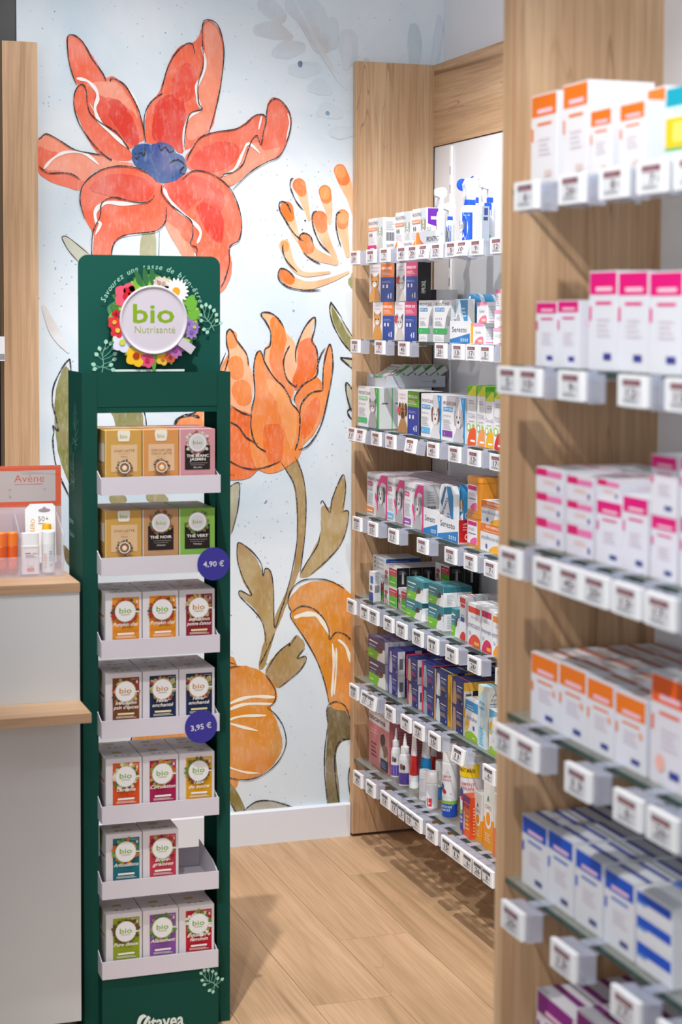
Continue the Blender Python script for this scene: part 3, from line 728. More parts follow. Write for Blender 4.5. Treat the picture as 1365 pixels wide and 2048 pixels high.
def wallpaper():
    m, nt, b = nodes('mural_paper'); v = coords(nt)
    n1 = noise(nt, v, 1.6, 4, .6); c = ramp(nt, n1, [(.4, lin('#e0e7ee')), (.66, lin('#c6d7e4'))])
    vo = N(nt, 'ShaderNodeTexVoronoi'); vo.inputs['Scale'].default_value = 62; nt.links.new(v, vo.inputs['Vector'])
    sep = N(nt, 'ShaderNodeSeparateColor'); nt.links.new(vo.outputs['Color'], sep.inputs[0])
    r1 = ramp(nt, vo.outputs['Distance'], [(.0, (1, 1, 1, 1)), (.13, (1, 1, 1, 1)), (.17, (0, 0, 0, 1))])
    r2 = ramp(nt, sep.outputs[0], [(.5, (0, 0, 0, 1)), (.9, (.75, .75, .75, 1))])
    n2 = noise(nt, v, 2.6, 2); r3 = ramp(nt, n2, [(.38, (.15, .15, .15, 1)), (.62, (1, 1, 1, 1))])
    f = mixc(nt, 1., mixc(nt, 1., r1, r2, 'MULTIPLY'), r3, 'MULTIPLY')
    c = mixc(nt, f, c, mixc(nt, sep.outputs[1], lin('#8fc0da'), lin('#6d8ba3')))
    nt.links.new(c, b.inputs['Base Color']); b.inputs['Roughness'].default_value = .85
    n3 = noise(nt, v, 190, 2); bp = N(nt, 'ShaderNodeBump'); bp.inputs['Strength'].default_value = .12; bp.inputs['Distance'].default_value = .002
    nt.links.new(n3, bp.inputs['Height']); nt.links.new(bp.outputs[0], b.inputs['Normal']); return m
def watercolour():
    m, nt, b = nodes('watercolour_ink'); a = N(nt, 'ShaderNodeAttribute', attribute_name='Col'); v = coords(nt, (1, 1, 1))
    n1 = noise(nt, v, 9, 5, .4); n2 = noise(nt, coords(nt, (1, 1, .35)), 110, 3, .3)
    f1 = ramp(nt, n1, [(.42, (0, 0, 0, 1)), (.8, (.2, .2, .2, 1))]); f2 = ramp(nt, n2, [(.5, (0, 0, 0, 1)), (.82, (.2, .2, .2, 1))])
    c = mixc(nt, f1, a.outputs['Color'], lin('#f4ece4')); c = mixc(nt, f2, c, lin('#f2efec'))
    n4 = noise(nt, v, 4.5, 4, .8); f4 = ramp(nt, n4, [(.32, (.0, .0, .0, 1)), (.5, (1, 1, 1, 1))])
    d = mixc(nt, 1., c, (.9, .78, .72, 1), 'MULTIPLY'); c = mixc(nt, f4, d, c)
    nt.links.new(c, b.inputs['Base Color']); b.inputs['Roughness'].default_value = .85
    return m
def inkpen():
    m, nt, b = nodes('ink_line'); a = N(nt, 'ShaderNodeAttribute', attribute_name='Col'); v = coords(nt)
    f = ramp(nt, noise(nt, v, 160, 3), [(.52, (0, 0, 0, 1)), (.68, (.55, .55, .55, 1))])
    nt.links.new(mixc(nt, f, a.outputs['Color'], lin('#b9bcc0')), b.inputs['Base Color']); b.inputs['Roughness'].default_value = .8; return m
MURALM = wallpaper(); WATER = watercolour(); INK = inkpen()

# ------------------------------------------------------------------ room
def structure(name, mb, mat, parent=None):
    o = mb.build(name, mat, parent)
    if not parent: o['kind'] = 'structure'
    return o
YW = 5.08
floor = structure('floor', MB().box(-1.6, 2.6, .6, 5.2, -.05, -.004), PLINTH)
pw, pl = .193, 1.29
x = 1.246-pw*14; i = 0
while x < 2.35:
    y = 4.21-pl*(3 if i % 3 == 0 else 2.62 if i % 3 == 1 else 2.3)
    while y < YW:
        y0, y1 = max(y, .65), min(y+pl, YW)
        if y1-y0 > .05:
            mb = MB(); e = .0006
            mb.box(x+e, x+pw-e, y0+e, y1-e, -.0045, 0)
            mb.build('plank', FLOORM, floor)
        y += pl
    x += pw; i += 1
wall_back = structure('wall_back', MB().box(.763, 2.06, YW, YW+.1, 0, 3.0), MURALM)
structure('wall_left', MB().box(-1.6, .763, YW+.01, YW+.11, 0, 3.0), BLACK)
structure('wall_right', MB().box(2.06, 2.16, 1.0, YW+.1, 0, 3.0), WALLW)
bb = MB().box(.763, 1.766, YW-.016, YW-.0006, 0, .098); bb.prism([(YW-.016, .098), (YW-.0006, .098), (YW-.0006, .103), (YW-.010, .103)], .763, 1.766, '#ffffff', 0)
structure('baseboard_back', bb, plain('baseboard_paint', '#dde3ee', .45))

layers = {}
by = {}
for g, kind, col, wd, d in MURAL: by.setdefault(g, []).append((kind, col, wd, d))
for gi, (g, rows) in enumerate(by.items()):
    fm, im = MB(), MB(); k = 0
    for kind, col, wd, d in rows:
        k += 1; y = YW-.0004-.00009*k
        if kind == 'f':
            p = [(d[j]/1000, d[j+1]/1000) for j in range(0, len(d), 2)]; p = spline(p, 5, True)
            p = [(a+random.uniform(-.0012, .0012), c+random.uniform(-.0012, .0012)) for a, c in p]
            fm.add([(a, y, c) for a, c in p], [list(range(len(p)))], col)
        else:
            st = 3 if kind == 's' else 3
            if kind == 's':
                p = spline([(d[j]/1000, d[j+1]/1000) for j in range(0, len(d), 2)], 6); n = len(p)
                ws = [.00098*wd*.5*(.75+.45*math.sin(i*.35+k)**2)*min(1, .35+i/4, .35+(n-1-i)/4) for i in range(n)]
                if col != '#2b2326': ws = [q*1.6 for q in ws]
            else:
                q = spline([(d[j]/1000, d[j+1]/1000, d[j+2]/1000) for j in range(0, len(d), 3)], 6)
                a, z = q[0], q[-1]; p = [(t[0], t[1]) for t in q]; ws = [max(.001, t[2]) for t in q]; n = len(p)
            L, R = ribbon(p, ws)
            tgt = im if col == '#2b2326' else fm; yy = y-.0011 if tgt is im else y
            tgt.add([(a, yy, c) for a, c in L+R], [(i, n+i, n+i+1, i+1) for i in range(n-1)], col)
            if kind == 'b':
                for jj, ((cx, cz), r) in enumerate(((p[0], ws[0]), (p[-1], ws[-1]))):
                    tgt.add([(cx+r*math.cos(t*PI/9), y-.00003*(jj+1), cz+r*math.sin(t*PI/9)) for t in range(18)], [list(range(18))], col)
    fm.build(g, WATER, wall_back)
    if im.v: im.build('ink_outline', INK, wall_back)
sp = MB()
for cx, cz, sx, sz, n in ((1.62, 1.86, .10, .16, 70), (1.05, 1.9, .14, .2, 24), (.92, 1.75, .05, .16, 22), (1.50, 1.05, .18, .25, 46), (1.30, .55, .25, .28, 40), (1.60, 1.45, .1, .2, 16), (1.7, 2.25, .1, .1, 12)):
    for _ in range(n):
        px, pz = random.gauss(cx, sx*.5), random.gauss(cz, sz*.5)
        if not (.84 < px < 1.75 and .13 < pz < 2.5): continue
        r = random.uniform(.001, .0042); q = [(px+r*random.uniform(.5, 1.2)*math.cos(t), pz+r*random.uniform(.5, 1.2)*math.sin(t)) for t in (0, 1.2, 2.4, 3.6, 4.9)]
        sp.add([(a, YW-.00035, c) for a, c in q], [(0, 1, 2, 3, 4)], random.choice(['#a6cfe2', '#8fbfd8', '#b9d8e8', '#8296ab']))
tag(sp.build('paint_splatter', WATER, wall_back), kind='stuff')

# ------------------------------------------------------------------ oak shelving units
XA, XAB, YA = 1.768, 2.018, 5.05
ZS = [1.785, 1.526, 1.265, 1.003, .75, .4985, .2445]
def oak_panel(name, x0, x1, y0, y1, z0, z1, parent):
    o = MB().box(x0+.002, x1, y0, y1, z0, z1).build(name, OAKV, parent)
    MB().box(x0, x0+.002, y0, y1, z0, z1).build('edge_band', OAKE, o)
    return o
ua = thing('shelving_unit', 'tall oak shelving unit against the flowered wall with glass shelves', 'shelving', (0, 0, 0))
oak_panel('side_panel', XA, XAB, YA, YW-.003, .01, 2.355, ua)
oak_panel('side_panel', XA, XAB, 3.50, 3.528, .01, 2.355, ua)
MB().box(XAB, XAB+.022, 3.50, YW-.004, 2.110, 2.355).build('header_panel', OAKY, ua)
for a, b in ((4.9075, YA), (3.53, 4.9045)):
    MB().box(XAB+.004, XAB+.02, a, b, .16, 2.107).build('back_panel', WHITE, ua)
MB().box(XAB-.03, XAB+.015, 3.53, YA, .012, .158).build('kickboard', OAKY, ua)
MB().box(XAB+.022, XAB+.03, 3.53, YA, .02, 2.1).build('backing_board', PLINTH, ua)
for y in (4.906, 4.2):
    st = MB().box(XAB-.004, XAB+.003, y-.006, y+.006, .16, 2.1)
    for k in range(34): st.box(XAB-.0045, XAB-.004, y-.002, y+.002, .2+k*.055, .225+k*.055, '#55565c')
    st.build('shelf_rail', printed('rail_metal', .35), ua)
XB, XBB, YB = 1.087, 1.340, 2.416
ub = thing('shelving_unit', 'oak shelving unit standing nearest the camera, out of focus', 'shelving', (0, 0, 0))
oak_panel('side_panel', XB, XBB, YB, YB+.028, .01, 2.355, ub)
oak_panel('side_panel', XB, XBB, 1.36, 1.388, .01, 2.355, ub)
MB().box(XBB, XBB+.018, 1.36, YB+.028, .01, 2.355).build('back_panel', WHITE, ub)
MB().box(XBB-.03, XBB, 1.388, YB, .012, .14).build('kickboard', OAKY, ub)
STUD = printed('stud', .3)
ORD = ['top', 'second', 'third', 'fourth', 'fifth', 'sixth', 'bottom']
for un, xf, xb, y0, y1 in (('far', 1.772, 2.015, 3.53, YA-.001), ('near', 1.092, 1.338, 1.39, YB-.001)):
    for k, z in enumerate(ZS):
        t = thing('glass_shelf', f'clear glass shelf, {ORD[k]} of seven in the {un} oak unit', 'shelf', ((xf+xb)/2, (y0+y1)/2, z))
        hw, hl = (xb-xf)/2, (y1-y0)/2
        MB().box(-hw+.0015, hw, -hl, hl, -.008, 0).build('glass_pane', GLASS, t)
        MB().box(-hw, -hw+.0015, -hl, hl, -.008, 0).build('front_edge', GEDGE, t)
        for yy in (-hl+.02, hl-.02):
            for xx in (-hw+.05, hw-.05): MB().lathe([(.001, -.018), (.006, -.018), (.006, -.0085), (.001, -.0085)], '#cfd2d6', 8, None, xx, yy).build('shelf_stud', STUD, t)

# oak post at the wall beside the dark recess
pt = thing('wooden_post', 'pale oak post standing in front of the flowered wall by the dark recess', 'post', (.76, 5.04, 0))
MB().box(-.047, .048, -.04, .036, 0, 2.352).build('post_body', OAKV, pt)
MB().box(-.049, -.047, -.04, .036, 0, 2.352).build('edge_band', OAKE, pt)
sw = tag(MB().bevbox(-.02, .0, -.008, .008, -.034, .034, '#e4e4e8', .002).box(-.019, -.001, -.0086, -.008, -.03, -.014, '#8d8f96').build('wall_switch', CARD, None, (.7105, 4.99, 1.50)), 'small white switch box fixed to the edge of the oak post', 'switch')

# ------------------------------------------------------------------ counter
ct = thing('sales_counter', 'white counter with oak top and narrow oak bag ledge beside the green display', 'counter', (.2, 4.0, 0))
MB().box(-.8, .4915, -.24, -.222, .059, 1.0025).build('front_panel', CNT, ct)
MB().box(.472, .490, -.221, .34, .059, 1.0025).build('end_panel', CNT, ct)
MB().box(-.8, .4925, -.242, .35, 1.0025, 1.022).build('countertop', OAKX, ct)
MB().box(-.8, .4915, -.372, -.2405, .7465, .7665).build('bag_ledge', OAKX, ct)
MB().box(-.8, .46, -.20, .3, 0, .059).build('plinth', PLINTH, ct)

# ------------------------------------------------------------------ things on the counter
ZC = 1.0225
at_ = thing('acrylic_tray', 'clear acrylic tray holding sun sticks on the oak counter', 'tray', (.60, 3.93, ZC))
q = MB().box(-.12, .078, -.062, .05, 0, .004); q.build('tray_base', ACRY, at_)
MB().box(-.12, .078, -.064, -.061, 0, .045).build('front_wall', ACRY, at_)
MB().prism([(-.061, .004), (.05, .004), (.05, .125), (.03, .13), (-.061, .09)], .0755, .0785, '#fff', 0).build('side_wall', ACRY, at_)
MB().prism([(-.061, .004), (.05, .004), (.05, .125), (.03, .13), (-.061, .085)], -.018, -.0155, '#fff', 0).build('divider', ACRY, at_)
MB().box(-.12, .0755, .047, .05, .004, .14).build('back_wall', ACRY, at_)
sg = MB().box(-.16, .0, -.0008, .0008, .0, .235, '#cfb5b0')
f = Flat(sg, (-.16, -.0008, .143), (1, 0, 0), (0, 0, 1), (0, -1, 0), .16, .092)
f.draw([('r', 0, 0, 1, 1, '#d65f43'), ('r', .11, .12, .92, .88, '#bcb2b2')])
f.draw([('t', 'Avène', .55, .60, .19, '#cf5a40', dict(w=.42, b=-.008)), ('r', .45, .80, .74, .812, '#d59a8a'), ('l', .34, .545, .76, .565, 1, '#d0705c')])
for (u, v, a, b) in ((.27, .42, .03, 0), (.78, .42, -.03, 0), (.27, .24, .03, 1)):
    f.draw([('r', min(u, u+a), v, max(u, u+a), v+.008, '#7a7070'), ('r', u, v-.04 if not b else v, u+.005, v if not b else v+.05, '#7a7070')])
for i in range(26):
    for v0 in (.0, .94): f.draw([('o', (i+.5)/26, v0+.03, .010, .012, '#e08a70', 6)])
tag(sg.build('sign_card', CARD, None, (.692, 3.985, ZC+.0)), 'grey sign card with coral border standing behind the sun sticks', 'sign')
def stick(x, y, col, cap, label, art=None, r=.0125, h=.092, g=None):
    t = thing('sun_stick', label, 'sunscreen', (x, y, ZC+.0045), 0, g)
    b = MB().lathe([(r*.9, 0), (r, .003), (r, h*.66), (r*.97, h*.665)], col, 18)
    fl = Flat(b, (0, 0, 0), (1, 0, 0), (0, 0, 1), (0, -1, 0), .02, h, wrap=(0, 0, r, -.8))
    if art: fl.draw(art)
    b.build('tube', GLOSS, t)
    MB().lathe([(r*.99, h*.667), (r, h*.67), (r, h*.97), (r*.85, h), (.0001, h)], cap, 18).build('cap', GLOSS, t)
    return t
oa = [('t', 'SPF 50', .5, .36, .04, '#f6d9c6', dict(w=.5)), ('l', .15, .2, .85, .32, 3, '#f3c6a8'), ('r', .0, .02, 1., .14, '#a85a24')]
stick(.570, 3.905, '#e2601f', '#f07d2a', 'orange sun stick on counter, next to the white flat stick', oa, .0120)
stick(.5455, 3.905, '#de5c1e', '#ee7826', 'orange sun stick on counter, second from the white flat stick', oa, .0120)
stick(.520, 3.905, '#e2601f', '#f07d2a', 'orange sun stick with barcode label at the photo edge on counter', [('r', .3, .3, .9, .62, '#eeeeee'), ('l', .35, .35, .85, .58, 4, '#555555')], .0120)
t = thing('sun_stick', 'white flat sun stick with orange square in the acrylic tray', 'sunscreen', (.6065, 3.893, ZC+.0045))
b = MB().bevbox(-.0205, .0205, -.011, .011, .0, .062, '#e6e2e6', .008, 4)
f = Flat(b, (-.0205, -.011, 0), (1, 0, 0), (0, 0, 1), (0, -1, 0), .041, .09)
f.draw([('t', 'SunsiStick', .5, .63, .045, '#b9a7ab', dict(w=.7, b=-.01)), ('r', .2, .5, .5, .52, '#d0655a'), ('r', .6, .5, .85, .515, '#d9938a'), ('l', .22, .4, .85, .48, 3, '#8d8588'), ('d', .5, .27, .2, '#d9cfd3'), ('d', .5, .27, .17, '#e6e2e6'), ('r', .3, .08, .68, .15, '#d66a34')])
b.build('tube', GLOSS, t); MB().bevbox(-.0195, .0195, -.010, .010, .062, .09, '#eef0f3', .008, 4).build('cap', GLOSS, t)
stick(.648, 3.897, '#dfe3e6', '#eceff2', 'white round sun stick with orange lettering in the acrylic tray', [('t', 'SOLERO', .30, .12, .07, '#e79a5a', dict(r=PI/2, a=0., b=.0)), ('l', .55, .3, .95, .55, 5, '#7fa3b5'), ('d', .75, .2, .12, '#9db2bd')], .0150, .094)
t = thing('sun_stick', 'tall white blister card with yellow lip stick leaning in the acrylic tray', 'sunscreen', (.640, 3.945, ZC+.02)); t.rotation_euler = (-.12, 0, 0)
b = MB().prism([(-.034, 0), (.034, 0), (.034, .125), (.028, .132), (-.022, .132), (-.034, .12)], -.0005, .0005, '#eef0f4', 1, Matrix.Identity(4))
f = Flat(b, (-.034, -.0005, 0), (1, 0, 0), (0, 0, 1), (0, -1, 0), .068, .132)
f.draw([('o', .64, .885, .2, .035, '#9c8f95'), ('o', .64, .915, .06, .03, '#9c8f95'), ('t', 'SOLERO', .27, .42, .075, '#f0b429', dict(r=1.48, a=0., w=.62)), ('t', '50+', .60, .70, .09, '#55505a', dict(w=.34, b=-.01)), ('r', .43, .66, .72, .67, '#8f8890')])
b.build('blister_card', CARD, t)
MB().lathe([(.0001, .0), (.010, .0), (.011, .05), (.010, .074), (.0001, .076)], '#f3b21c', 16, Matrix.Translation((.012, -.012, .012))).build('lip_stick', GLOSS, t)

# ------------------------------------------------------------------ green tea display
DL, DR, DY = .706, 1.038, 3.80
dcx = (DL+DR)/2; hw = (DR-DL)/2
ds = thing('tea_display', 'tall green cardboard floor display of tea boxes beside the counter', 'display', (dcx, DY, 0))
def sprig(cx, cy, s, ang, flip=1):
    """white printed twig with drop shaped leaves -> list of art in metres"""
    ca, sa = math.cos(ang), math.sin(ang); P = lambda x, y: (cx+s*(x*ca-y*sa), cy+s*(x*sa+y*ca)*1)
    art = [('s', [P(0, 0), P(.06, .35), P(.02, .7), P(.12, 1.0)], .0007, '#8fc7ae')]
    for (bx, by, lx, ly) in ((.04, .2, -.34, .32), (.04, .2, .36, .30), (.05, .34, .50, .52), (.05, .5, -.22, .72), (.05, .52, .52, .74), (.04, .62, -.10, .95), (.04, .6, .46, .98), (.12, .95, .16, 1.22), (.1, .9, .36, 1.16), (.04, .3, -.30, .14), (.04, .22, .44, .1)):
        lx *= flip
        art.append(('s', [P(bx*flip, by), P((bx*flip+lx)/2, (by+ly)/2-.03), P(lx, ly)], .00045, '#8fc7ae'))
        d = math.atan2(ly-by, lx-bx*flip); r = .085
        art.append(('c', [P(lx+r*1.25*math.cos(d), ly+r*1.25*math.sin(d)), P(lx+r*math.cos(d+1.6), ly+r*math.sin(d+1.6)), P(lx-r*1.1*math.cos(d), ly-r*1.1*math.sin(d)), P(lx+r*math.cos(d-1.6), ly+r*math.sin(d-1.6))], '#a5d8c2'))
    return art
DP = .165
GPR = printed('green_print', .65, 0, .2)
G1, G2 = '#0e4f45', '#0c463c'
b = MB().box(-hw, -hw+.003, .0015, DP, 0, 1.472, G1)
f = Flat(b, (-hw, DP, 0), (0, -1, 0), (0, 0, 1), (-1, 0, 0), 1, 1)
f.draw(sprig(.085, 1.30, .085, .1)); f.draw(sprig(.075, 1.21, .085, .05, -1))
f.draw([('t', 'Infusions', .03, 1.135, .012, '#8fd0b4', dict(s=.3, a=0., r=0)), ('t', 'Thés-bio', .04, 1.105, .012, '#8fd0b4', dict(s=.3, a=0.))])
lp = b.build('side_panel', GPR, ds)
MB().box(-hw, -hw+.0335, 0, .0015, 0, 1.472, G2).box(-hw+.0335-.0015, -hw+.0335, .0016, .03, 0, 1.472, G2).build('front_flange', GPR, lp)
rp = MB().box(hw-.003, hw, .0015, DP, 0, 1.472, G1).build('side_panel', GPR, ds)
MB().box(hw-.0305, hw, 0, .0015, 0, 1.472, G2).build('front_flange', GPR, rp)
MB().box(hw-.0290, hw-.0031, DP-.045, DP-.0435, 0, 1.472, G2).build('rear_flange', GPR, rp)
rl = MB().box(-hw+.0345, hw-.031, -.002, .0, 1.397, 1.4715, G2).box(-hw+.0345, hw-.031, .0, .03, 1.395, 1.397, G2)
rl.build('top_rail', GPR, ds)
# header
hp = []
HW, HZ0, HZ1 = .1605, 1.38, 1.728
for cx, cz, a in ((HW-.022, HZ1-.022, 0), (-HW+.022, HZ1-.022, 90)):
    hp += [(cx+.022*math.cos(math.radians(a+t)), cz+.022*math.sin(math.radians(a+t))) for t in range(0, 91, 15)]
hp += [(-HW, HZ0), (HW, HZ0)]
hd = MB().prism(hp, .068, .071, G1, 1)
f = Flat(hd, (-HW, .068, HZ0), (1, 0, 0), (0, 0, 1), (0, -1, 0), 1, 1)
f.draw(sprig(.052, .09, .055, -.0)); f.draw(sprig(.306, .182, .050, .62))
cu, cv = .1605+.004, 1.5855-HZ0
for i, ch in enumerate("Savourez une tasse de bien-être"):
    if ch == ' ': continue
    a = math.radians(158-i*4.55); R = .1125
    f.draw([('t', ch, cu+R*math.cos(a), cv+R*math.sin(a)*1.0,   .0125, '#a5d8c2', dict(r=a-PI/2, s=.2, b=0.))]); f.k -= 1
hd.build('header_board', GPR, ds)
cp = MB(); cxh = .004; cy0 = .053; zc = 1.5855
def blob(mb, pts, y, th, col):
    p = spline(pts, 4, True); mb.prism(p, y, y+th, col, 1)
rnd = random.Random(3)
ring = [(cxh+(.097+.006*math.sin(i*2.4)+.004*math.cos(i*5.1))*math.cos(2*PI*i/24), zc+(.096+.006*math.sin(i*2.4))*math.sin(2*PI*i/24)) for i in range(24)]
blob(cp, ring, cy0+.001, .002, '#4c8a5c')
_n = [0]
def _st(): _n[0] += 1; return (_n[0] % 40)*.000025
def leaf(mb, a, r0, ln, wd, col, y, da=0.):
    ca, sa = math.cos(a), math.sin(a); cb, sb = math.cos(a+da), math.sin(a+da)
    bx, bz = cxh+r0*ca, zc+r0*sa; P = lambda t, s: (bx+ln*t*cb-wd*s*sb, bz+ln*t*sb+wd*s*cb)
    y -= _st(); mb.prism(spline([P(0, 0), P(.4, .5), P(1, 0), P(.4, -.5)], 3, True), y, y+.0006, col, 1)
def flower(mb, a, r0, R, n, col, ctr, y, pw=.5):
    fx, fz = cxh+r0*math.cos(a), zc+r0*math.sin(a)
    for k in range(n):
        t = 2*PI*k/n; P = lambda q, s: (fx+R*q*math.cos(t)-R*pw*s*math.sin(t), fz+R*q*math.sin(t)+R*pw*s*math.cos(t))
        yk = y-k*.00003-.0011; mb.prism(spline([P(.1, 0), P(.6, .5), P(1, 0), P(.6, -.5)], 3, True), yk, yk+.0006, col, 1)
    mb.prism([(fx+R*.3*math.cos(t*PI/5), fz+R*.3*math.sin(t*PI/5)) for t in range(10)], y-.0023, y-.0017, ctr, 1)
for i in range(46):
    a = 2*PI*i/46+rnd.uniform(-.05, .05)
    if .25 < (a % (2*PI)) < 1.1 and i % 2: continue
    leaf(cp, a, rnd.uniform(.068, .080), rnd.uniform(.022, .034), .016, rnd.choice(['#5fa032', '#86b93c', '#3f7f3a', '#77ad3a', '#a3c24a', '#3d8a45']), cy0+.0004, rnd.uniform(-.7, .7))
for a, r0, R, n, c1, c2, pw in ((2.42, .080, .030, 5, '#e0566e', '#c2182e', .9), (2.30, .078, .018, 5, '#c9182f', '#a01020', .9), (3.2, .088, .016, 5, '#d8323f', '#e8b23a', .8), (3.42, .084, .018, 5, '#cf2f3e', '#f0c040', .8), (2.98, .085, .010, 4, '#c4122a', '#8a0c1c', .9), (.90, .082, .030, 18, '#efeef2', '#e8a41c', .3), (1.3, .084, .016, 9, '#d9cdc0', '#b99f90', .6), (1.42, .084, .014, 9, '#d2c0b4', '#a98c80', .6), (3.75, .086, .024, 5, '#d9dcf0', '#c8d050', .9), (4.25, .088, .026, 5, '#f0c020', '#b03018', .9), (4.55, .090, .018, 5, '#e0507a', '#c02050', .9), (4.95, .088, .016, 5, '#e8b83a', '#c87020', .9), (5.15, .090, .014, 6, '#c4583c', '#8a3020', .9), (5.35, .082, .020, 9, '#b86aae', '#8c3f8c', .5), (5.55, .078, .016, 9, '#a763ac', '#7f3a86', .5), (5.98, .090, .016, 8, '#9a7cc0', '#7a5aa8', .5), (6.12, .094, .013, 8, '#8f74bc', '#c8c050', .5), (6.2, .080, .012, 8, '#9a7cc0', '#7a5aa8', .5)):
    flower(cp, a, r0, R, n, c1, c2, cy0-.0004, pw)
for a in (1.75, 1.92, 1.6): leaf(cp, a, .078, .040, .014, '#2f6e3c', cy0-.0002)
for a in (.05, .28, .4): leaf(cp, a, .080, .032, .022, '#6db33c', cy0-.0002, .5)
leaf(cp, 4.72, .084, .030, .011, '#5f9c3c', cy0-.0012)
cut = cp.build('flower_cutout', CARD, ds)
cupm = MB(); Mx = Matrix.Translation((cxh, cy0-.001, zc)) @ Matrix.Rotation(PI/2, 4, 'X')
cupm.lathe([(.0001, .0), (.0765, .0), (.0765, .003), (.0742, .0048), (.0715, .0040), (.0690, .0026), (.0640, .0022), (.0001, .0022)], '#cdc6d2', 48, Mx)
cupm.box(.0, .036, -.0045, -.0005, -.010, .010, '#c9c2ce', Matrix.Translation((cxh+.060, cy0-.001, zc-.047)) @ Matrix.Rotation(.62, 4, 'Y'))
f = Flat(cupm, (cxh-.0765, cy0-.0032, zc-.0765), (1, 0, 0), (0, 0, 1), (0, -1, 0), .153, .153)
f.draw([('t', 'bio', .5, .465, .275, '#7fa414', dict(w=.61, b=.015)), ('t', 'Nutrisanté', .52, .315, .105, '#9aa84a', dict(w=.60, b=-.008))])
cupm.build('cup_disc', CARD, cut)
MB().box(-.012-.07, .075, .055, .057, 1.4718, 1.4765, '#dfe8e4').build('card_slip', CARD, ds)
# base box
b = MB().box(-.135, .127, -.045, .12, 0, .1465, G2)
f = Flat(b, (-.135, -.045, 0), (1, 0, 0), (0, 0, 1), (0, -1, 0), 1, 1)
f.draw(sprig(.262, .098, .045, .95))
f.draw([('t', 'itavea', .101, .022, .033, '#d8e6df', dict(b=.024, a=0., w=.081)), ('c', [(0.0810, 0.0548), (0.0911, 0.0590), (0.0978, 0.0534), (0.0900, 0.0492), (0.0844, 0.0394), (0.0844, 0.0268), (0.0900, 0.0170), (0.0799, 0.0226), (0.0760, 0.0380)], '#e4efe9'), ('c', [(0.0878, 0.0198), (0.0911, 0.0408), (0.1012, 0.0548), (0.1029, 0.0478), (0.0956, 0.0338), (0.0922, 0.0184)], '#e4efe9')])
b.build('base_box', GPR, ds)

# trays
TZ = [1.2088, 1.0348, .8556, .6797, .4918, .325, .147]
TX = [(.738, 1.0022), (.7375, 1.0015), (.7372, 1.0008), (.737, 1.0), (.7368, .9992), (.7365, .9985), (.7362, .9975)]
trays = []
for k, (z, (xa, xb)) in enumerate(zip(TZ, TX)):
    xa -= dcx; xb -= dcx; y0, y1 = -.05, .1235; h = .0395
    t = MB().box(xa, xb, y0, y1, z, z+.0015).box(xa, xb, y0, y0+.0015, z+.0015, z+h)
    t.box(xa+.0015, xb-.0015, y0+.0016, y0+.0036, z+.0015, z+h-.0006)
    t.prism([(y0+.004, z+.0016), (y1, z+.0016), (y1, z+.062), (y0+.05, z+.05), (y0+.004, z+h-.004)], xa, xa+.0015, '#fff', 0)
    t.prism([(y0+.004, z+.0016), (y1, z+.0016), (y1, z+.062), (y0+.05, z+.05), (y0+.004, z+h-.004)], xb-.0015, xb, '#fff', 0)
    t.box(xa+.002, xb-.002, y1-.0015, y1, z+.0016, z+.045)
    trays.append(t.build('tray', TRAYW, ds))
for k, x, z, s in ((1, .9856, 1.0523, '4,90 €'), (3, .9573, .6924, '3,95 €')):
    Mx = Matrix.Translation((x-dcx, -.052, z)) @ Matrix.Rotation(-.0 if k == 1 else -.10, 4, 'Y')
    b = MB().prism([(.0365*math.cos(2*PI*i/40), .0365*math.sin(2*PI*i/40)) for i in range(40)], -.0006, .0006, '#3b3796', 1, Mx)
    f = Flat(b, (-.0365, -.0006, -.0365), (1, 0, 0), (0, 0, 1), (0, -1, 0), .073, .073, M=Mx)
    f.draw([('t', s, .5, .42, .17, '#e2e0ec', dict(w=.64, b=.01))])
    o = b.build('price_badge', GLOSS, trays[k])

